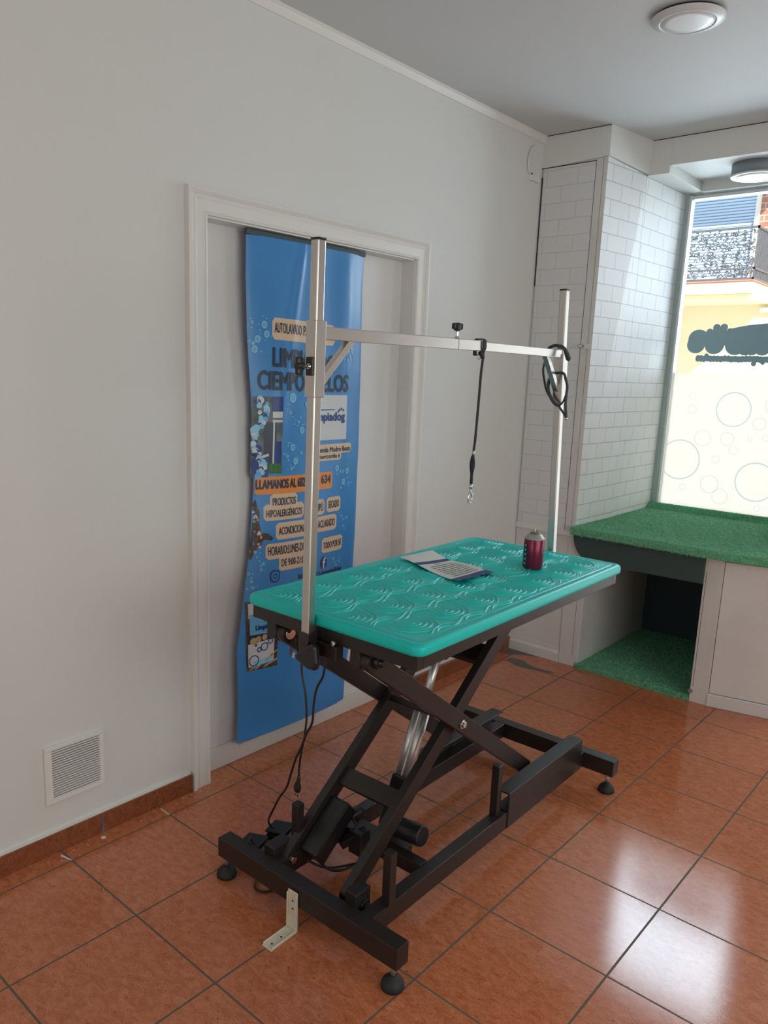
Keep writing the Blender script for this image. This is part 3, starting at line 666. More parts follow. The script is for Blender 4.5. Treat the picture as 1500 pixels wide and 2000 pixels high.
# service bubbles
bpatch(0.866, 0.984, 0.975, 1.036, 'beige', rad=0.010); bpatch(0.842, 1.017, 0.937, 0.998, 'beige', 0.0010, rad=0.010)
btext('PRODUCTOS', 0.876, 0.976, 0.993, 1.021, bold=0.0006); btext('HIPOALERG\u00c9NICOS', 0.852, 1.008, 0.950, 0.984, bold=0.0006)
bpatch(1.034, 1.129, 0.936, 0.998, 'beige', rad=0.010); btext('CHAMP\u00da', 1.042, 1.121, 0.951, 0.988, bold=0.0006)
bpatch(1.142, 1.228, 0.940, 1.000, 'beige', rad=0.010); btext('SECADO', 1.152, 1.218, 0.956, 0.985, bold=0.0006)
bpatch(0.888, 1.064, 0.862, 0.927, 'beige', rad=0.010); btext('ACONDICIONADOR', 0.900, 1.068, 0.880, 0.909, bold=0.0006)
bpatch(1.088, 1.206, 0.866, 0.929, 'beige', rad=0.010); btext('ACLARADO', 1.096, 1.194, 0.883, 0.912, bold=0.0006)
bpatch(0.847, 1.078, 0.790, 0.850, 'beige', rad=0.010); bpatch(0.902, 1.060, 0.740, 0.800, 'beige', 0.0010, rad=0.010)
btext('HORARIO:LUNES-DOMINGO', 0.856, 1.092, 0.805, 0.838, bold=0.0006); btext('DE 9:00-21:00', 0.914, 1.034, 0.757, 0.785, bold=0.0006)
bpatch(1.122, 1.250, 0.776, 0.838, 'beige', rad=0.010); btext('TODO POR 5\u20ac', 1.132, 1.242, 0.793, 0.821, bold=0.0006)
bdisc(1.136, 0.736, 0.026, 'inkblue', 0.0010, 24, 0.020); btext('f', 1.129, 1.146, 0.713, 0.757, 'bwhite', 0.0022, bold=0.0016)
bpatch(0.863, 0.907, 0.700, 0.747, 'inkblue', 0.0010, rad=0.010); bpatch(0.868, 0.902, 0.705, 0.742, 'blue', 0.0014, rad=0.008); bring(0.885, 0.724, 0.011, 0.004, 'inkblue', 0.0018, ry=0.010)
btext('Limpiadog', 1.00, 1.10, 0.690, 0.712, 'ink', bold=0.0014); btext('Limpiadog', 1.11, 1.25, 0.684, 0.704, 'ink', bold=0.0010)
# spotted dog figure, cut by the banner edge
mb.m('pbrown')
mb.poly([on(y, z, 0.0010) for y, z in ((0.815, 1.020), (0.803, 1.000), (0.812, 0.960), (0.803, 0.93), (0.797, 0.890), (0.790, 0.850), (0.786, 0.80), (0.792, 0.795), (0.806, 0.822), (0.826, 0.850), (0.845, 0.868), (0.872, 0.862), (0.877, 0.872), (0.858, 0.890), (0.832, 0.894), (0.826, 0.93), (0.828, 0.975), (0.822, 0.985))])
mb.m('ptan')
random.seed(4)
for i in range(26):
    z = random.uniform(0.84, 0.98); y = 0.806 + random.uniform(0, 0.016) + (0.015 if z < 0.9 else 0); bdisc(y, z, random.uniform(0.003, 0.006), random.choice(['ptan', 'pbrown', 'bwhite', 'pred']), 0.0014 + i * 0.00002, 7)
# lower photograph
mb.m('pbrown'); bpatch(0.760, 0.902, 0.372, 0.640, 'pbrown', 0.0010, slope=-0.06); bpatch(0.772, 0.892, 0.575, 0.632, 'bwhite', 0.0015, slope=-0.06); bpatch(0.776, 0.893, 0.510, 0.590, 'bubbled', 0.0020, slope=-0.04)
btext('Limpiadog', 0.80, 0.888, 0.520, 0.545, 'inkblue', 0.0026, bold=0.0015); bpatch(0.768, 0.884, 0.478, 0.510, 'ink', 0.0019, slope=-0.02)
for y, z, r in ((0.790, 0.485, 0.014), (0.812, 0.490, 0.012), (0.838, 0.493, 0.012)): bdisc(y, z, r, 'ptan', 0.0028, 12)
for y, z, r in ((0.845, 0.565, 0.012), (0.862, 0.560, 0.012), (0.855, 0.572, 0.010)): bdisc(y, z, r, 'ink', 0.0030, 10)
bpatch(0.768, 0.884, 0.385, 0.475, 'bwhite', 0.0024, slope=0.06); bpatch(0.790, 0.884, 0.384, 0.405, 'bubble', 0.0027, slope=0.06)
for y, z, r in ((0.792, 0.408, 0.022), (0.838, 0.455, 0.017), (0.815, 0.447, 0.010), (0.865, 0.472, 0.012), (0.80, 0.468, 0.006)): bring(y, z, r, 0.004, 'inkblue', 0.0034)
mb.m('ptan'); mb.poly([on(0.772, 0.371, .003), on(0.90, 0.425, .003), on(0.90, 0.431, .003), on(0.772, 0.378, .003)]); mb.poly([on(0.80, 0.372, .0032), on(0.886, 0.415, .0032), on(0.880, 0.419, .0032), on(0.79, 0.375, .0032)]); mb.poly([on(0.83, 0.371, .003), on(0.901, 0.388, .003), on(0.901, 0.397, .003), on(0.84, 0.381, .003)])
# small red mark
mb.m('pred'); mb.poly([on(0.966, 0.395, .001), on(0.978, 0.39, .001), on(0.984, 0.44, .001), on(0.970, 0.445, .001)]); mb.m('bwhite'); mb.poly([on(0.975, 0.375, .0012), on(0.990, 0.37, .0012), on(0.994, 0.392, .0012), on(0.980, 0.396, .0012)])
# printed soap bubbles
for i, (y, z) in enumerate([(0.782, 1.646), (0.83, 1.64), (0.805, 1.59), (0.795, 1.555), (0.84, 1.608), (0.788, 1.575), (0.957, 1.388), (0.945, 1.335), (1.002, 1.269), (0.985, 1.30), (1.028, 1.363), (0.959, 1.206), (0.935, 1.175), (1.000, 1.185), (0.973, 1.155), (0.955, 1.128), (1.199, 1.113), (1.238, 1.096), (1.265, 1.096), (1.243, 1.056), (1.279, 1.047), (1.229, 1.032), (1.236, 0.916), (1.274, 0.903), (1.253, 0.872), (0.808, 0.824), (0.838, 0.777), (0.829, 0.755), (1.198, 0.741), (1.232, 0.729), (1.214, 0.714), (0.782, 0.745), (0.790, 0.715), (1.277, 1.57), (1.26, 1.55), (1.246, 1.533), (1.285, 1.545), (0.795, 0.69)]):
    big = i in (1, 4, 2, 3, 6, 8, 11, 16, 18, 19, 10, 14, 33); r = 0.0125 if big else 0.0065
    if i == 6: r = 0.018
    bdisc(y, z, r, 'bubbled', 0.0012, 14, r * 0.9); bring(y, z, r, r * 0.30, 'bubble', 0.0016, 14, r * 0.9)
    for k in range(3):
        a_ = random.uniform(0, 6.28); d_ = r * 1.3 + random.uniform(0.004, 0.014); bdisc(y + d_ * math.cos(a_), z + d_ * math.sin(a_), random.uniform(0.0016, 0.0034), 'bubble', 0.0014, 8)
obj('printed_sheet', mb, ban, recalc=False)
mb = MB().m('rail'); mb.box(-0.108, -0.092, 0.752, 1.352, 1.930, 1.950); obj('top_rail', mb, ban, bevel=0.003)
mb = MB().m('alu'); mb.box(-0.098, -0.094, 0.720, 1.304, 0.086, 0.092); obj('bottom_hem', mb, ban, bevel=0.001)

# ---------------------------------------------------------------- grooming table
RZ = math.radians(1.1); TC = Vector((0.72, 0.93, 0))
tab = thing('grooming_table', TC, 'teal topped electric dog grooming table on a black scissor lift frame', 'table', rotz=RZ)
TM = Matrix.Translation(TC) @ Matrix.Rotation(RZ, 4, 'Z') @ Matrix.Translation(-TC)
def tp(name, mbx, bevel=0.0015, parent=None, loc=True, **k):
    """part in table axes (loc) or world axes"""
    if loc: mbx.bm.transform(TM)
    o = obj(name, mbx, parent or tab, bevel=bevel, **k); o['_inv'] = list(tab['_inv']); return o
# tabletop: rounded slab with embossed waves
TX0, TX1, TY0, TY1, TZ = 0.418, 1.022, 0.322, 1.482, 0.880
def rrect(x0, x1, y0, y1, r, n=8):
    pts = []
    for cx_, cy_, a0 in ((x1 - r, y1 - r, 0), (x0 + r, y1 - r, 90), (x0 + r, y0 + r, 180), (x1 - r, y0 + r, 270)):
        for i in range(n + 1):
            a_ = math.radians(a0 + 90 * i / n); pts.append((cx_ + r * math.cos(a_), cy_ + r * math.sin(a_)))
    return pts
mb = MB().m('teal'); rings = []
for inset, z in ((0.006, TZ - 0.030), (0.001, TZ - 0.027), (0.0, TZ - 0.020), (0.0, TZ - 0.010), (0.002, TZ - 0.004), (0.007, TZ - 0.0005), (0.012, TZ), (0.022, TZ), (0.024, TZ - 0.0015), (0.028, TZ - 0.0015), (0.030, TZ)):
    rings.append([mb.bm.verts.new((x, y, z)) for x, y in rrect(TX0 + inset, TX1 - inset, TY0 + inset, TY1 - inset, 0.030 - inset * 0.6)])
for A, B in zip(rings, rings[1:]):
    for i in range(len(A)): mb.face([A[i], A[(i + 1) % len(A)], B[(i + 1) % len(A)], B[i]], True)
mb.face(rings[0][::-1]); mb.face(rings[-1])
random.seed(21); mb.m('tealhi')
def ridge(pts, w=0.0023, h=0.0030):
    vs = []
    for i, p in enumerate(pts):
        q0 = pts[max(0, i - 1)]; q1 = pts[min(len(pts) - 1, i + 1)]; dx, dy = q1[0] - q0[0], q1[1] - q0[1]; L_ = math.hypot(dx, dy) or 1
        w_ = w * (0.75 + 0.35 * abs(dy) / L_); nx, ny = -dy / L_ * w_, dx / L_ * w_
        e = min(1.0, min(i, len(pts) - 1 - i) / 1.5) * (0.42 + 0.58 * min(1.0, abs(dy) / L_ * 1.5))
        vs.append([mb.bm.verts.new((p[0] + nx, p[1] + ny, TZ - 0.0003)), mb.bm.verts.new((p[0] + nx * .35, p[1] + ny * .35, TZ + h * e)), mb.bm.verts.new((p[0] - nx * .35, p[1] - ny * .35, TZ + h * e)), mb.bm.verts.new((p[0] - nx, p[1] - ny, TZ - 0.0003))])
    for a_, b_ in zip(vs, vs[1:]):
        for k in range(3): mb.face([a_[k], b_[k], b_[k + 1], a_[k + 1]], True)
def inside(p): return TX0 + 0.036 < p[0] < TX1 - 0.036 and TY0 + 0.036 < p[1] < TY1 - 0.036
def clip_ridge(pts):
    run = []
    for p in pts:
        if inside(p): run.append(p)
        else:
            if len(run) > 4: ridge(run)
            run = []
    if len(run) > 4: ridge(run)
# nested U waves opening towards the wall, in staggered rows
PX, PY = 0.136, 0.150
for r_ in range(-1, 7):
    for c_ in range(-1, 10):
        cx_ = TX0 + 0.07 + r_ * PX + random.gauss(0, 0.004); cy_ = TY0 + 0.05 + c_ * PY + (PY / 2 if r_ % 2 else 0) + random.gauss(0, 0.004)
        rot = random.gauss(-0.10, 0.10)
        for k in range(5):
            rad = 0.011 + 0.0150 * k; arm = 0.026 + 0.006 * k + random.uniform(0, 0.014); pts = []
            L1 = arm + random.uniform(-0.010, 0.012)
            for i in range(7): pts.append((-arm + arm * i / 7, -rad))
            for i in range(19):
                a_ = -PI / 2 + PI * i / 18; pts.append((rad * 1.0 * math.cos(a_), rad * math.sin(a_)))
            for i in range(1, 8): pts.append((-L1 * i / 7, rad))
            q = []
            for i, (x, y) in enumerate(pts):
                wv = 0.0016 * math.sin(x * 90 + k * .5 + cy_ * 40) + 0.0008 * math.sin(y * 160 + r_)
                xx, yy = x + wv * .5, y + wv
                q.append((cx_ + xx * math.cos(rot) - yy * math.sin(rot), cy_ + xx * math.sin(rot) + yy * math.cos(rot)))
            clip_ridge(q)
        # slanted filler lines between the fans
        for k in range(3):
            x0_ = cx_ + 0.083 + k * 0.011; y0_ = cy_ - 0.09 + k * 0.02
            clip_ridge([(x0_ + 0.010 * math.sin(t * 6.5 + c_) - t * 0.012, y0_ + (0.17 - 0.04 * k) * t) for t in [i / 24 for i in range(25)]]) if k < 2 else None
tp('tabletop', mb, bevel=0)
# steel apron and support frame
mb = MB().m('black'); mb.box(0.435, 1.005, 0.336, 0.361, 0.812, 0.850); mb.box(0.435, 1.005, 1.443, 1.468, 0.812, 0.850); mb.box(0.435, 0.460, 0.361, 1.443, 0.812, 0.850); mb.box(0.980, 1.005, 0.361, 1.443, 0.812, 0.850)
mb.box(0.46, 0.98, 0.361, 1.443, 0.842, 0.8495); tp('top_frame', mb)
for x in (0.535, 0.835):
    mb = MB().m('black'); mb.box(x - 0.02, x + 0.02, 0.88, 1.40, 0.800, 0.8415); tp('guide_channel', mb)
mb = MB().m('black'); mb.box(0.90, 0.96, 1.30, 1.36, 0.79, 0.8115); tp('corner_bracket', mb)
# base
for y in (0.2885, 1.558):
    mb = MB().m('black'); mb.box(0.366, 1.040, y - 0.0235, y + 0.0235, 0.072, 0.132); tp('end_rail', mb, 0.002)
for x in (0.566, 0.904):
    mb = MB().m('black'); mb.box(x - 0.020, x + 0.020, 0.3125, 1.534, 0.0735, 0.1315); tp('side_rail', mb, 0.002)
for s_, x in ((1, 0.901), (-1, 0.566)):
    mb = MB().m('black'); a_, b_ = 0.98, 1.505
    xo_ = x + s_ * 0.026; xi_ = x - s_ * 0.026
    mb.box(min(xi_, xo_), max(xi_, xo_), a_, b_, 0.191, 0.196); mb.box(min(xo_, xo_ - s_ * 0.005), max(xo_, xo_ - s_ * 0.005), a_, b_, 0.076, 0.191)
    mb.box(min(xi_, xo_), max(xi_, xo_), a_, b_, 0.1317, 0.1355); tp('roller_channel', mb, 0.001)
mb = MB().m('black'); mb.box(0.586, 0.884, 0.565, 0.600, 0.092, 0.134); tp('base_crossbar', mb)
for x, y in ((0.378, 0.2885), (1.013, 0.2885), (1.013, 1.558), (0.378, 1.558)):
    mb = MB().m('rubber'); mb.lathe((x, y, 0), [(0.024, 0), (0.0295, 0.0015), (0.0300, 0.008), (0.0270, 0.018), (0.0185, 0.028), (0.0115, 0.033), (0.0095, 0.036)], 28)
    ft = tp('foot', mb, 0)
    mb = MB().m('satin'); mb.cyl((x, y, 0.036), (x, y, 0.076), 0.0065, n=14); mb.cyl((x, y, 0.060), (x, y, 0.069), 0.0115, n=6); tp('levelling_bolt', mb, 0, ft)
for x, y, z0, z1 in ((0.915, 0.385, 0.131, 0.280), (0.897, 0.945, 0.131, 0.300), (0.556, 0.405, 0.131, 0.262)):
    mb = MB().m('black'); mb.box(x - 0.013, x + 0.013, y - 0.013, y + 0.013, z0, z1); tp('stop_post', mb, 0.002)
# scissor arms
PV = (0.790, 0.475)
ga, gb = (0.365, 0.785), (1.225, 0.165); ha, hb = (0.358, 0.116), (1.150, 0.742)
def arm(name, x, a_, b_):
    m_ = MB().m('black'); m_.beam((x, a_[0], a_[1]), (x, b_[0], b_[1]), 0.026, 0.052)
    for e in (a_, b_): m_.cyl((x - 0.013, e[0], e[1]), (x + 0.013, e[0], e[1]), 0.026, n=28)
    return tp(name, m_, 0.0012)
a1 = arm('scissor_arm', 0.841, ga, gb); a2 = arm('scissor_arm', 0.541, ga, gb); a3 = arm('scissor_arm', 0.801, ha, hb); a4 = arm('scissor_arm', 0.5695, ha, hb)
def bolt(x, y, z, s_, r=0.0105, par=None, name='bolt'):
    m_ = MB().m('chrome'); m_.cyl((x, y, z), (x + s_ * 0.002, y, z), r * 1.35, n=20); m_.cyl((x + s_ * 0.002, y, z), (x + s_ * 0.009, y, z), r, n=6); return tp(name, m_, 0.0008, par)
bolt(0.8545, PV[0], PV[1], 1, 0.010, a1); bolt(0.5835, ha[0] + 0.0, ha[1], 1, 0.011, a4); bolt(0.5545, ga[0], ga[1] + 0.002, 1, 0.013, a2); 
# end pivots
mb = MB().m('black'); mb.box(0.490, 0.525, 0.338, 0.395, 0.770, 0.8115); mb.cyl((0.490, 0.366, 0.785), (0.527, 0.366, 0.785), 0.028, n=20); tp('pivot_bracket', mb, 0.002)
mb = MB().m('black'); mb.box(0.795, 0.826, 0.338, 0.395, 0.770, 0.8115); mb.cyl((0.793, 0.366, 0.785), (0.8275, 0.366, 0.785), 0.028, n=20); pb = tp('pivot_bracket', mb, 0.002)
mb = MB().m('plastic'); mb.cyl((0.8545, 0.372, 0.787), (0.869, 0.372, 0.787), 0.019, 0.017, n=24); mb.cyl((0.869, 0.372, 0.787), (0.880, 0.372, 0.787), 0.013, 0.008, n=20); tp('pivot_cap', mb, 0.001, a1)
mb = MB().m('black'); mb.box(0.515, 0.556, 0.312, 0.385, 0.090, 0.158); tp('pivot_bracket', mb, 0.003)
mb = MB().m('black'); mb.box(0.826, 0.866, 0.312, 0.372, 0.078, 0.165); tp('pivot_bracket', mb, 0.003)
mb = MB().m('plastic'); mb.cyl((0.866, 0.345, 0.122), (0.872, 0.345, 0.122), 0.017, n=20); mb.cyl((0.872, 0.345, 0.122), (0.888, 0.345, 0.122), 0.010, n=6); tp('pivot_bolt', mb, 0.001)
# crossbars between inner arms
def along(a_, b_, t): return (a_[0] + (b_[0] - a_[0]) * t, a_[1] + (b_[1] - a_[1]) * t)
p = along(ha, hb, 0.275)
d_ = Vector((0, hb[0] - ha[0], hb[1] - ha[1])).normalized()
mb = MB().m('black'); mb.beam((0.583, p[0], p[1]), (0.788, p[0], p[1]), 0.056, 0.022, (0, d_.y, d_.z)); tp('crossbar', mb)
p2 = along(ha, hb, 0.815)
mb = MB().m('black'); mb.beam((0.583, p2[0] + 0.008, p2[1] - 0.014), (0.788, p2[0] + 0.008, p2[1] - 0.014), 0.070, 0.024, (0, d_.y, d_.z)); tp('crossbar', mb)
mb = MB().m('black'); mb.cyl((0.528, PV[0], PV[1]), (0.854, PV[0], PV[1]), 0.010, n=16); tp('pivot_shaft', mb, 0)
# linear actuator
A0 = Vector((0.703, 0.655, 0.130)); A1 = Vector((0.700, 0.873, 0.640)); ad = (A1 - A0).normalized()
mb = MB().m('satin')
base = A0 + ad * 0.150; mid = A0 + ad * 0.385
sd = Vector((1, 0, 0)); sd = (sd - ad * sd.dot(ad)).normalized(); upv = ad.cross(sd)
for oo in (-0.0135, 0.0135): mb.cyl(base + sd * oo, mid + sd * oo, 0.0155, n=24)
mb.beam(base, mid, 0.024, 0.022); act = tp('actuator', mb, 0, loc=False)
mb = MB().m('satin'); mb.cyl(mid, A1, 0.0130, n=20); mb.cyl(A1 - ad * 0.03, A1, 0.014, n=16); tp('actuator_rod', mb, 0, act, loc=False)
mb = MB().m('chrome'); mb.cyl(A1 + Vector((-0.022, 0, 0)), A1 + Vector((0.022, 0, 0)), 0.010, n=16); mb.m('plastic').cyl(A1 + Vector((-0.030, 0, 0)), A1 + Vector((-0.016, 0, 0)), 0.019, n=20); mb.cyl(A1 + Vector((0.016, 0, 0)), A1 + Vector((0.030, 0, 0)), 0.019, n=20); tp('clevis_pin', mb, 0.0005, act, loc=False)
mb = MB().m('plastic'); mb.beam(A0, base + ad * 0.01, 0.056, 0.046); tp('gearbox', mb, 0.006, act, loc=False)
mb = MB().m('plastic'); mb.cyl((0.730, 0.630, 0.165), (0.852, 0.630, 0.178), 0.031, n=32); tp('motor', mb, 0.004, act, loc=False)
mb = MB().m('black'); mb.box(0.59, 0.79, 0.615, 0.655, 0.085, 0.115); tp('actuator_bracket', mb)
# electric box hung under the left inner arm
q0 = along(ha, hb, 0.03); q1 = along(ha, hb, 0.205)
mb = MB().m('plastic'); mb.beam((0.6165, q0[0] + 0.022, q0[1] - 0.018), (0.6165, q1[0] + 0.022, q1[1] - 0.018), 0.066, 0.060); tp('control_box', mb, 0.006)
mb = MB().m('plastic'); mb.box(0.655, 0.70, 0.52, 0.565, 0.095, 0.165); mb.beam((0.64, 0.50, 0.12), (0.69, 0.56, 0.16), 0.02, 0.03); mb.tube([(0.60, 0.43, 0.10), (0.66, 0.44, 0.075), (0.70, 0.50, 0.08), (0.69, 0.54, 0.11), (0.66, 0.56, 0.15), (0.64, 0.55, 0.19), (0.66, 0.57, 0.215), (0.68, 0.56, 0.20)], 0.0042, 8); mb.tube([(0.60, 0.40, 0.10), (0.64, 0.45, 0.068), (0.70, 0.53, 0.074)], 0.0038, 8); tp('cable_plug', mb, 0.004)
# overhead arm: two posts, telescopic crossbar
def post(name, b0, b1, w=0.0255):
    m_ = MB().m('steel'); m_.beam(b0, b1, w, w); o_ = tp(name, m_, 0.003, loc=False)
    d2 = (Vector(b1) - Vector(b0)).normalized(); m_ = MB().m('plastic'); m_.beam(Vector(b1), Vector(b1) + d2 * 0.004, w + .001, w + .001); tp('end_cap', m_, 0.001, o_, loc=False); return o_
NB, NT = (0.6925, 0.303, 0.795), (0.7015, 0.303, 1.786); FB, FT = (0.731, 1.505, 0.800), (0.696, 1.505, 1.790)
def at(b0, b1, z): t = (z - b0[2]) / (b1[2] - b0[2]); return tuple(b0[i] + (b1[i] - b0[i]) * t for i in range(3))
pn = post('post', NB, NT); pf = post('post', FB, FT)
for b0, b1, zz, par in ((NB, NT, (1.428, 1.606), pn), (FB, FT, (1.405, 1.575), pf)):
    mb = MB().m('steel'); mb.beam(at(b0, b1, zz[0]), at(b0, b1, zz[1]), 0.034, 0.034); tp('sleeve', mb, 0.0015, par, loc=False)
ZB = 1.578; xb0, xb1 = at(NB, NT, ZB)[0], at(FB, FT, ZB)[0]
def xb(y): return xb0 + (xb1 - xb0) * (y - 0.303) / 1.202
mb = MB().m('steel'); mb.beam((xb(0.319), 0.319, ZB), (xb(0.99), 0.99, ZB + 0.002), 0.0255, 0.0300); arm_ = tp('crossbar', mb, 0.002, loc=False)
mb = MB().m('gap'); mb.beam((xb(0.8655), 0.8655, ZB + 0.0015), (xb(0.867), 0.867, ZB + 0.0015), 0.0262, 0.0307); tp('crossbar_joint', mb, 0, arm_, loc=False)
mb = MB().m('steel'); mb.beam((xb(0.99), 0.99, ZB + 0.001), (xb(1.489), 1.489, ZB - 0.002), 0.022, 0.0265); tp('inner_tube', mb, 0.002, arm_, loc=False)
mb = MB().m('steel'); mb.beam((xb(0.32), 0.318, 1.462), (xb(0.42), 0.425, 1.568), 0.018, 0.018); tp('brace', mb, 0.001, loc=False)
mb = MB().m('steel'); mb.beam((xb(1.39), 1.395, 1.568), (xb(1.489), 1.490, 1.452), 0.018, 0.018); tp('brace', mb, 0.001, loc=False)
def knob(c, d, name='knob', parent=None, wing=(1, 0, 0), sz=0.036):
    c = Vector(c); d = Vector(d).normalized(); m_ = MB().m('chrome'); m_.cyl(c, c + d * 0.030, 0.004, n=12); m_.cyl(c, c + d * 0.008, 0.008, n=6)
    m_.m('plastic'); m_.beam(c + d * 0.026, c + d * 0.044, sz, 0.014, wing); m_.cyl(c + d * 0.022, c + d * 0.045, 0.010, n=16); return tp(name, m_, 0.004, parent, loc=False)
knob((xb(0.873), 0.873, ZB + 0.016), (0, 0, 1), parent=arm_, wing=(0.2, 1, 0))
knob((at(NB, NT, 1.50)[0], 0.286, 1.50), (0, -1, 0), parent=pn, wing=(0, 0, 1), sz=0.042)
mb = MB().m('plastic'); mb.beam((at(NB, NT, 1.50)[0], 0.285, 1.478), (at(NB, NT, 1.50)[0], 0.285, 1.522), 0.024, 0.006); tp('clamp_pad', mb, 0.003, pn, loc=False)
# clamps holding the posts under the table
mb = MB().m('black'); mb.beam((0.6925, 0.303, 0.765), (0.6930, 0.303, 0.838), 0.034, 0.034); mb.box(0.680, 0.775, 0.3215, 0.350, 0.775, 0.812); tp('post_clamp', mb, 0.002, loc=False)
mb = MB().m('plastic'); mb.prism([(y_, 0.282, z_) for y_, z_ in ((0.662, 0.770), (0.672, 0.760), (0.712, 0.747), (0.738, 0.748), (0.744, 0.770), (0.738, 0.812), (0.722, 0.818), (0.700, 0.802))], (0, 0.020, 0)); tp('clamp_handle', mb, 0.006, loc=False)
mb = MB().m('chrome'); mb.cyl((0.768, 0.3235, 0.822), (0.768, 0.316, 0.822), 0.007, n=6); tp('clamp_bolt', mb, 0.0005, loc=False)
mb = MB().m('black'); mb.beam((0.731, 1.505, 0.77), (0.730, 1.505, 0.845), 0.034, 0.034); mb.box(0.715, 0.79, 1.476, 1.490, 0.775, 0.815); tp('post_clamp', mb, 0.002, loc=False)

# ---------------------------------------------------------------- leashes on the crossbar
def rot_ring(mbx, c, r, w, ax='x', n=20):
    c = Vector(c); pts = []
    for i in range(n):
        a_ = 2 * PI * i / n
        pts.append(c + (Vector((0, math.cos(a_) * r, math.sin(a_) * r)) if ax == 'x' else Vector((math.cos(a_) * r, 0, math.sin(a_) * r))))
    mbx.tube(pts, w, 8, 1, closed=True)
ls = thing('grooming_leash', (0.69, 0.99, 1.59), 'black grooming leash hanging straight from the middle of the crossbar', 'leash')
xl = xb(0.99) + 0.0
mb = MB().m('strap')
def band(path, w, t, wd):
    """flat strap; wd = width direction"""
    wd = Vector(wd).normalized(); P = [Vector(p) for p in path]; vs = []
    for i, p_ in enumerate(P):
        d = (P[min(i + 1, len(P) - 1)] - P[max(0, i - 1)]).normalized(); n_ = d.cross(wd).normalized()
        vs.append([mb.bm.verts.new(p_ + wd * w / 2 * a_ + n_ * t / 2 * b_) for a_, b_ in ((-1, -1), (1, -1), (1, 1), (-1, 1))])
    for A, B in zip(vs, vs[1:]):
        for k in range(4): mb.face([A[k], A[(k + 1) % 4], B[(k + 1) % 4], B[k]])
    mb.face(vs[0][::-1]); mb.face(vs[-1])
band([(xl - 0.016, 0.993, 1.552), (xl - 0.0165, 0.993, 1.595), (xl - 0.012, 0.993, 1.5995), (xl + 0.012, 0.993, 1.5995), (xl + 0.0165, 0.994, 1.595), (xl + 0.017, 0.995, 1.575), (xl + 0.012, 0.99, 1.555), (xl - 0.014, 0.99, 1.552)], 0.017, 0.003, (0, 1, 0))
obj('loop', mb, ls, bevel=0.0008)
mb = MB().m('strap'); band([(xl + 0.014, 0.993, 1.565), (xl + 0.015, 0.992, 1.545), (xl + 0.012, 0.991, 1.50), (xl + 0.010, 0.990, 1.40), (xl + 0.008, 0.988, 1.30), (xl + 0.006, 0.986, 1.262)], 0.0085, 0.003, (0.3, 1, 0)); obj('strap', mb, ls, bevel=0.0008)
mb = MB().m('strap'); mb.tube([(xl + 0.013, 0.975, 1.560), (xl + 0.014, 0.985, 1.552), (xl + 0.015, 0.992, 1.545)], 0.006, 8, 3); obj('stitching', mb, ls)
mb = MB().m('steel'); rot_ring(mb, (xl + 0.010, 0.978, 1.548), 0.009, 0.0015); obj('d_ring', mb, ls)
mb = MB().m('steel'); mb.cyl((xl + 0.006, 0.986, 1.266), (xl + 0.006, 0.986, 1.250), 0.0045, n=12); obj('crimp', mb, ls)
mb = MB().m('strap'); mb.lathe((xl + 0.005, 0.985, 1.185), [(0.003, -0.030), (0.005, -0.02), (0.0045, 0.005), (0.0085, 0.030), (0.0085, 0.045), (0.0055, 0.062), (0.003, 0.066)], 16); mb.cyl((xl + 0.005, 0.985, 1.163), (xl + 0.005, 0.985, 1.155), 0.005, n=12); obj('slider', mb, ls)
mb = MB().m('chrome'); mb.cyl((xl + 0.005, 0.984, 1.162), (xl + 0.005, 0.984, 1.146), 0.0058, 0.0045, n=14); mb.lathe((xl + 0.005, 0.984, 1.140), [(0.002, -0.004), (0.004, 0), (0.002, 0.006)], 12)
mb.tube([(xl + 0.005, 0.984, 1.138), (xl + 0.005, 0.975, 1.128), (xl + 0.005, 0.973, 1.114), (xl + 0.005, 0.981, 1.104), (xl + 0.005, 0.992, 1.110), (xl + 0.005, 0.993, 1.122), (xl + 0.005, 0.987, 1.134)], 0.0028, 8, 4, closed=True); mb.cyl((xl + 0.005, 0.992, 1.128), (xl + 0.005, 1.002, 1.131), 0.0022, n=8); obj('snap_hook', mb, ls)
l2 = thing('grooming_leash', (0.70, 1.49, 1.6), 'coiled dark leash looped over the far end of the crossbar', 'leash')
mb = MB().m('strapg')
mb.tube([(0.664, 1.478, 1.568), (0.668, 1.472, 1.590), (0.690, 1.468, 1.602), (0.712, 1.468, 1.602), (0.730, 1.470, 1.594), (0.743, 1.474, 1.575), (0.750, 1.478, 1.556)], 0.0055, 8, 4, flat=1.3)
mb.tube([(0.730, 1.470, 1.594), (0.737, 1.474, 1.570), (0.742, 1.478, 1.556), (0.750, 1.478, 1.556)], 0.004, 8, 3); obj('hook_loop', mb, l2)
mb = MB().m('strapg'); mb.tube([(0.664, 1.478, 1.568), (0.652, 1.480, 1.535), (0.651, 1.482, 1.510), (0.659, 1.482, 1.478), (0.668, 1.480, 1.454), (0.683, 1.475, 1.434), (0.705, 1.472, 1.412), (0.722, 1.470, 1.402), (0.742, 1.470, 1.382), (0.760, 1.470, 1.359)], 0.0040, 8, 4); obj('strap', mb, l2)
mb = MB().m('strapg'); mb.tube([(0.700, 1.468, 1.508), (0.722, 1.466, 1.511), (0.740, 1.466, 1.508), (0.748, 1.466, 1.490), (0.756, 1.466, 1.466), (0.755, 1.466, 1.430), (0.756, 1.466, 1.400), (0.761, 1.468, 1.360)], 0.0048, 8, 4)
mb.tube([(0.756, 1.467, 1.448), (0.748, 1.466, 1.418), (0.734, 1.466, 1.402), (0.722, 1.468, 1.400)], 0.0038, 8, 4); obj('strap', mb, l2)
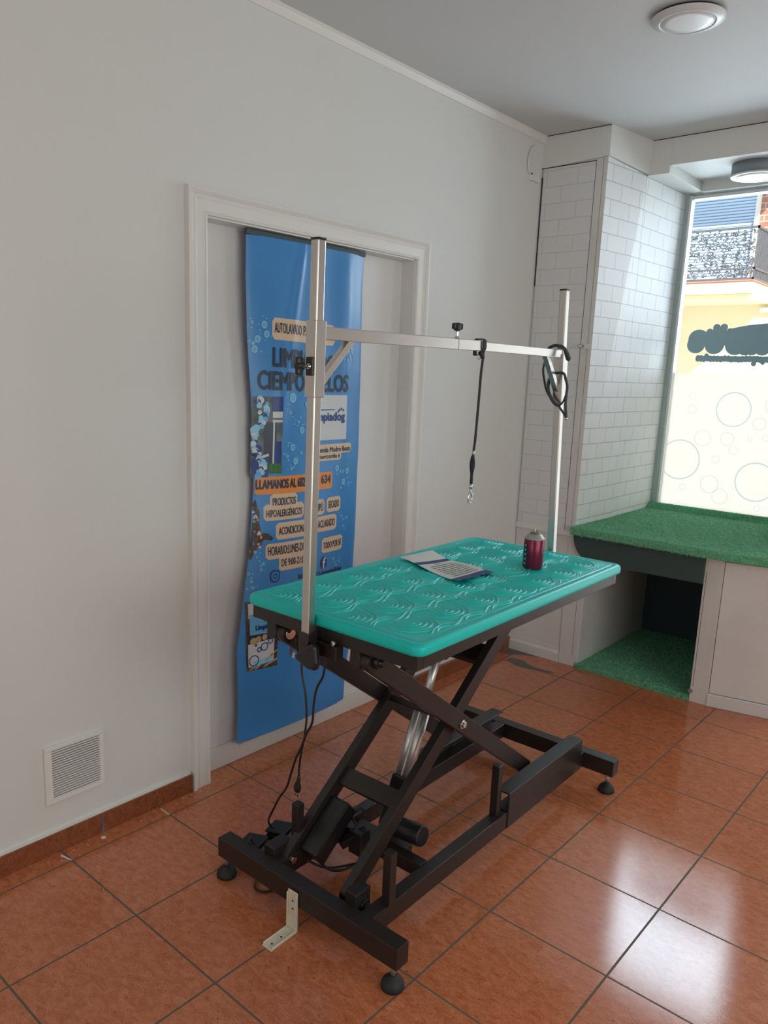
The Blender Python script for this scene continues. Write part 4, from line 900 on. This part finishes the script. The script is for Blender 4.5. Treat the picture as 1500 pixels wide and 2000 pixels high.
mb = MB().m('strapg'); mb.tube([(0.684, 1.474, 1.492), (0.678, 1.474, 1.466), (0.686, 1.470, 1.440), (0.706, 1.468, 1.412), (0.724, 1.466, 1.400)], 0.0060, 8, 4); obj('strap', mb, l2)
mb = MB().m('chrome'); mb.cyl((0.677, 1.476, 1.490), (0.672, 1.476, 1.462), 0.0035, n=10); obj('slider', mb, l2)
mb = MB().m('chrome'); mb.lathe((0.761, 1.469, 1.357), [(0.002, -0.006), (0.006, 0), (0.002, 0.006)], 12); obj('end_bead', mb, l2)

# ---------------------------------------------------------------- on the table
cx_, cy_ = 0.826, 1.195; cz_ = TZ + 0.0031
can = thing('spray_can', (cx_, cy_, cz_), 'short dark red aerosol can without cap standing on the teal tabletop', 'spray can')
R0 = 0.0325
mb = MB().m('can'); mb.lathe((cx_, cy_, cz_), [(R0 - 0.004, 0.0), (R0 - 0.001, 0.001), (R0, 0.003), (R0, 0.094), (R0 - 0.001, 0.096)], 40)
obj('body', mb, can)
mb = MB().m('cang'); n = 18                       # dark printed picture wrapping the left of the can
a0, a1 = math.radians(168), math.radians(268)
for i in range(n):
    t0, t1 = a0 + (a1 - a0) * i / n, a0 + (a1 - a0) * (i + 1) / n
    mb.poly([(cx_ + (R0 + .0004) * math.cos(t), cy_ + (R0 + .0004) * math.sin(t), cz_ + z) for t, z in ((t0, 0.006), (t1, 0.006), (t1, 0.080 + 0.006 * math.sin(i)), (t0, 0.080 + 0.006 * math.sin(i + 1)))])
mb.m('paper')
for i in range(5): mb.poly([(cx_ + (R0 + .0007) * math.cos(t), cy_ + (R0 + .0007) * math.sin(t), cz_ + z) for t, z in ((a1 - 0.42, 0.014 + i * 0.015), (a1 - 0.30, 0.014 + i * 0.015), (a1 - 0.28, 0.019 + i * 0.015), (a1 - 0.43, 0.020 + i * 0.015))])
obj('printed_picture', mb, can)
mb = MB().m('canw'); mb.lathe((cx_, cy_, cz_), [(R0 - 0.001, 0.095), (R0 + 0.0008, 0.0965), (R0 + 0.0006, 0.099), (R0 - 0.003, 0.1005), (R0 - 0.009, 0.109), (0.0165, 0.114), (0.0155, 0.113), (0.0145, 0.119), (0.0125, 0.120), (0.011, 0.116), (0.005, 0.116)], 40); obj('dome', mb, can)
mb = MB().m('gap'); mb.lathe((cx_, cy_, cz_), [(0.0150, 0.1165), (0.0152, 0.1185)], 30, cap=False); mb.m('vent').cyl((cx_, cy_, cz_ + 0.116), (cx_, cy_, cz_ + 0.128), 0.0022, n=10); obj('valve', mb, can)

pp = thing('paper_sheet', (0.64, 0.97, TZ), 'creased instruction sheet with navy bands lying on the teal tabletop', 'paper')
# corners measured on the table; u runs along the long side, v across
P00, P10, P11, P01 = (0.470, 0.944), (0.784, 0.840), (0.788, 1.020), (0.500, 1.085)
def pap(u, v, o=0.0):
    x = (P00[0] * (1 - u) + P10[0] * u) * (1 - v) + (P01[0] * (1 - u) + P11[0] * u) * v
    y = (P00[1] * (1 - u) + P10[1] * u) * (1 - v) + (P01[1] * (1 - u) + P11[1] * u) * v
    z = TZ + 0.0044 + 0.010 * max(0, 0.28 - u) / 0.28 * (0.4 + 0.6 * v) + 0.0028 * (math.sin(u * 7 + v * 3) + 1) * (0.5 + abs(v - .5)) + 0.004 * max(0, u - .85) / .15
    return (x, y, z + o)
mb = MB().m('paper'); NN = 24; G = [[mb.bm.verts.new(pap(i / NN, j / NN)) for j in range(NN + 1)] for i in range(NN + 1)]
for i in range(NN):
    for j in range(NN):
        u_ = (i + .5) / NN; mb.m('pnavy' if (0.235 < u_ < 0.32 or u_ > 0.875) and 1 else 'paper'); mb.face([G[i][j], G[i + 1][j], G[i + 1][j + 1], G[i][j + 1]], True)
random.seed(9)
mb.m('pink')
for k in range(9):      # rows of small print, unreadable at this distance
    u_ = 0.37 + k * 0.055; v0_ = 0.16 + 0.05 * random.random() if k else 0.42; v1_ = 0.88 - 0.08 * random.random() if k else 0.60; v_ = v0_
    while v_ < v1_:
        w_ = random.uniform(0.02, 0.055); h_ = random.uniform(0.014, 0.022); mb.poly([pap(u_, v_, .0006), pap(u_ + h_, v_, .0006), pap(u_ + h_, v_ + w_, .0006), pap(u_, v_ + w_, .0006)]); v_ += w_ + 0.012
obj('sheet', mb, pp, recalc=False)

# ---------------------------------------------------------------- cords, pedals, floor brackets
cord = thing('power_cord', (0.57, 0.40, 0.70), 'black mains cord with a two pin plug dangling below the table edge', 'cord')
mb = MB().m('plastic'); mb.tube([(0.600, 0.352, 0.790), (0.575, 0.38, 0.740), (0.570, 0.400, 0.699), (0.575, 0.400, 0.655), (0.588, 0.400, 0.614), (0.596, 0.400, 0.54), (0.588, 0.400, 0.475), (0.577, 0.400, 0.424), (0.570, 0.400, 0.374), (0.570, 0.400, 0.350)], 0.0032, 8, 4); obj('cord', mb, cord)
mb = MB().m('plastic'); mb.lathe((0, 0, 0), [(0.004, 0.0), (0.0065, -0.008), (0.007, -0.022), (0.013, -0.036), (0.012, -0.052), (0.009, -0.056)], 16)
mb.bm.transform(Matrix.Translation((0.571, 0.400, 0.352)) @ Matrix.Rotation(0.16, 4, 'Y') @ Matrix.Diagonal((1.0, 0.62, 1, 1)))
mb.m('steel'); [mb.cyl((0.571 - 0.010 + o_, 0.400, 0.298), (0.571 - 0.013 + o_, 0.400, 0.282), 0.0016, n=8) for o_ in (-0.004, 0.006)]
obj('plug', mb, cord)
c2 = thing('pedal_cord', (0.66, 0.36, 0.6), 'black cord running from the table clamp down to the foot pedals', 'cord')
mb = MB().m('plastic'); mb.tube([(0.700, 0.335, 0.832), (0.686, 0.345, 0.812), (0.689, 0.352, 0.786), (0.699, 0.36, 0.746), (0.695, 0.36, 0.702), (0.672, 0.36, 0.659), (0.662, 0.36, 0.605), (0.659, 0.36, 0.559), (0.636, 0.36, 0.514), (0.613, 0.365, 0.468), (0.586, 0.37, 0.419), (0.556, 0.38, 0.354), (0.524, 0.395, 0.296), (0.478, 0.41, 0.239), (0.440, 0.425, 0.185), (0.405, 0.440, 0.135), (0.375, 0.460, 0.100), (0.362, 0.475, 0.070), (0.372, 0.490, 0.052)], 0.0034, 8, 4); obj('cord', mb, c2)
fp = thing('foot_pedal', (0.45, 0.42, 0.0), 'black double foot pedal lying beside the near end of the base', 'pedal')
def pedal(cx0, cy0, rz):
    Mx = Matrix.Translation((cx0, cy0, 0)) @ Matrix.Rotation(rz, 4, 'Z')
    m_ = MB().m('plastic'); m_.prism([(-0.05, -0.036, 0.0), (0.055, -0.036, 0.0), (0.055, -0.036, 0.035), (0.02, -0.036, 0.048), (-0.05, -0.036, 0.042)], (0, 0.072, 0)); m_.bm.transform(Mx); o_ = obj('pedal_base', m_, fp, bevel=0.004)
    m_ = MB().m('rubber'); m_.prism([(-0.054, -0.034, 0.046), (0.018, -0.034, 0.053), (0.018, -0.034, 0.062), (-0.054, -0.034, 0.055)], (0, 0.068, 0)); m_.bm.transform(Mx); obj('treadle', m_, fp, bevel=0.004)
    m_ = MB().m('chrome'); m_.cyl((0.03, -0.0385, 0.022), (0.03, -0.040, 0.022), 0.0035, n=10); m_.bm.transform(Mx); obj('screw', m_, fp)
pedal(0.392, 0.403, 0.32); pedal(0.398, 0.508, 0.32)
mb = MB().m('plastic'); mb.tube([(0.430, 0.395, 0.03), (0.440, 0.352, 0.08), (0.452, 0.320, 0.1345), (0.470, 0.300, 0.1355)], 0.0032, 8, 4); mb.tube([(0.440, 0.42, 0.010), (0.455, 0.36, 0.0045), (0.474, 0.330, 0.0045), (0.490, 0.306, 0.0045), (0.512, 0.297, 0.0045), (0.532, 0.305, 0.0045), (0.55, 0.34, 0.0045), (0.56, 0.40, 0.0045)], 0.0032, 8, 4); obj('cable', mb, fp)

def angle_bracket(loc, rz, label, lh, lf, w=0.036, t=0.0028):
    r_ = thing('angle_bracket', loc, label, 'bracket', 'cream angle brackets by the base', rz)
    # local: upright at x=0 rising z, foot running along -x
    m_ = MB().m('cream'); f_ = 0.006
    m_.box(-t, 0, -w / 2, w / 2, 0, lh); m_.box(-lf, -t, -w / 2, w / 2, 0, t)
    m_.box(-t - f_, -t, w / 2 - t, w / 2, t, lh - 0.006); m_.box(-lf + 0.004, -t - f_, w / 2 - t, w / 2, t, t + f_)
    m_.box(-t - f_, -t, -w / 2, -w / 2 + t, t, lh - 0.006); m_.box(-lf + 0.004, -t - f_, -w / 2, -w / 2 + t, t, t + f_)
    Mw = Matrix.Translation(loc) @ Matrix.Rotation(rz, 4, 'Z'); m_.bm.transform(Mw); o_ = obj('plate', m_, r_, bevel=0.0012)
    for A_, B_ in [((-t - 0.0003, 0, z_), (-t + 0.0003, 0, z_)) for z_ in (lh * 0.55, lh * 0.75)] + [((-x_, 0, t - 0.0003), (-x_, 0, t + 0.0003)) for x_ in (lf * 0.45, lf * 0.80)]:
        m_ = MB().m('gap'); m_.cyl(A_, B_, 0.0032, n=12); m_.bm.transform(Mw); obj('screw_hole', m_, r_)
angle_bracket((0.700, 0.262, 0.0), math.radians(90 + 2), 'cream metal angle bracket on the tiles against the near base rail', 0.118, 0.098)
angle_bracket((0.83, 1.532, 0.0), math.radians(90 + 2), 'cream metal angle bracket standing inside the far base rail', 0.118, 0.098)

# ---------------------------------------------------------------- outside
mb = MB().m('street'); mb.box(-30, 30, 3.76, 11.0, -0.3, -0.2); o = struct('ground_street', mb)
YF = 9.5
bd = thing('apartment_building', (-1.0, YF, -0.2), 'cream building with a balcony across the street seen through the window', 'building')
mb = MB().m('facade'); mb.box(-9, 8, YF, YF + 2.0, -0.2, 2.72); mb.m('facade2').box(-9, 8, YF - 0.03, YF, -0.2, 1.55); obj('lower_wall', mb, bd)
mb = MB().m('redbrick'); mb.box(-1.06, 8, YF + 0.02, YF + 2.0, 2.72, 8.0); mb.box(-9, -2.5, YF + 0.02, YF + 2, 2.72, 8); mb.box(-2.5, -1.06, YF + 0.3, YF + 2, 2.72, 8); obj('upper_wall', mb, bd, uv=True)
mb = MB().m('shutter')
for i in range(56):
    z = 2.75 + i * 0.036; mb.prism([(-2.45, YF + 0.02, z), (-2.45, YF + 0.005, z + 0.006), (-2.45, YF + 0.005, z + 0.028), (-2.45, YF + 0.02, z + 0.033), (-2.45, YF + 0.03, z + 0.033), (-2.45, YF + 0.03, z)], (1.36, 0, 0))
obj('roller_shutter', mb, bd)
mb = MB().m('facade2'); mb.box(-1.10, -1.05, YF - 0.02, YF + 0.05, 2.74, 6.0); obj('shutter_frame', mb, bd)
mb = MB().m('slab'); BX = -0.80
mb.box(-4.2, BX, 8.70, YF, 2.52, 2.645); mb.box(-4.2, BX + 0.0, 8.78, YF, 2.46, 2.52); mb.m('slabred').box(-4.2, BX + 0.012, 8.688, YF, 2.645, 2.665); obj('balcony_slab', mb, bd, bevel=0.006)
mb = MB().m('slab'); mb.prism([(BX, YF - 0.09, 2.46), (8, YF - 0.09, 2.46), (8, YF - 0.09, 2.56), (BX, YF - 0.09, 2.56)], (0, 0.09, 0)); mb.box(BX - 0.1, 8, YF - 0.05, YF, 2.36, 2.42); obj('string_course', mb, bd, bevel=0.01)
mb = MB().m('slab'); mb.box(-6.0, 0.0, 8.70, YF, 4.55, 4.70); obj('shutter_shade_slab', mb, bd, bevel=0.006)  # unseen slab, added to throw shade on the shutter below
# wrought-iron railing packed with scrolls
mb = MB().m('iron')
RB, RT = 2.69, 3.245
mb.box(-4.2, BX, 8.715, 8.735, RT - 0.025, RT); mb.box(-4.2, BX, 8.715, 8.735, RB + 0.09, RB + 0.11); mb.box(-4.2, BX, 8.715, 8.735, RB - 0.02, RB)
mb.box(BX - 0.02, BX, 8.715, YF, RT - 0.025, RT); mb.box(BX - 0.02, BX, 8.715, YF, RB + 0.09, RB + 0.11); mb.box(BX - 0.02, BX, 8.715, YF, RB - 0.02, RB)
for i in range(14): mb.box(BX - 0.018, BX - 0.004, 8.72 + i * 0.058, 8.735 + i * 0.058, RB, RT)
random.seed(31)
def leaf(x, z, r, a_, y):
    pts = []
    for i in range(9):
        t = i / 8; rr = r * (1 - 0.75 * t); aa = a_ + t * 4.4; pts.append((x + rr * math.cos(aa), y, z + rr * math.sin(aa)))
    mb.tube(pts, 0.0065, 5, 1)
for i in range(520):
    x = random.uniform(-2.0, BX - 0.02); z = random.uniform(RB + 0.01, RT - 0.04)
    leaf(x, z, random.uniform(0.014, 0.030), random.uniform(0, 6.28), 8.725 + random.uniform(-.006, .006))
obj('railing', mb, bd, recalc=False)

for o in list(bpy.data.objects):
    if '_inv' in o: del o['_inv']
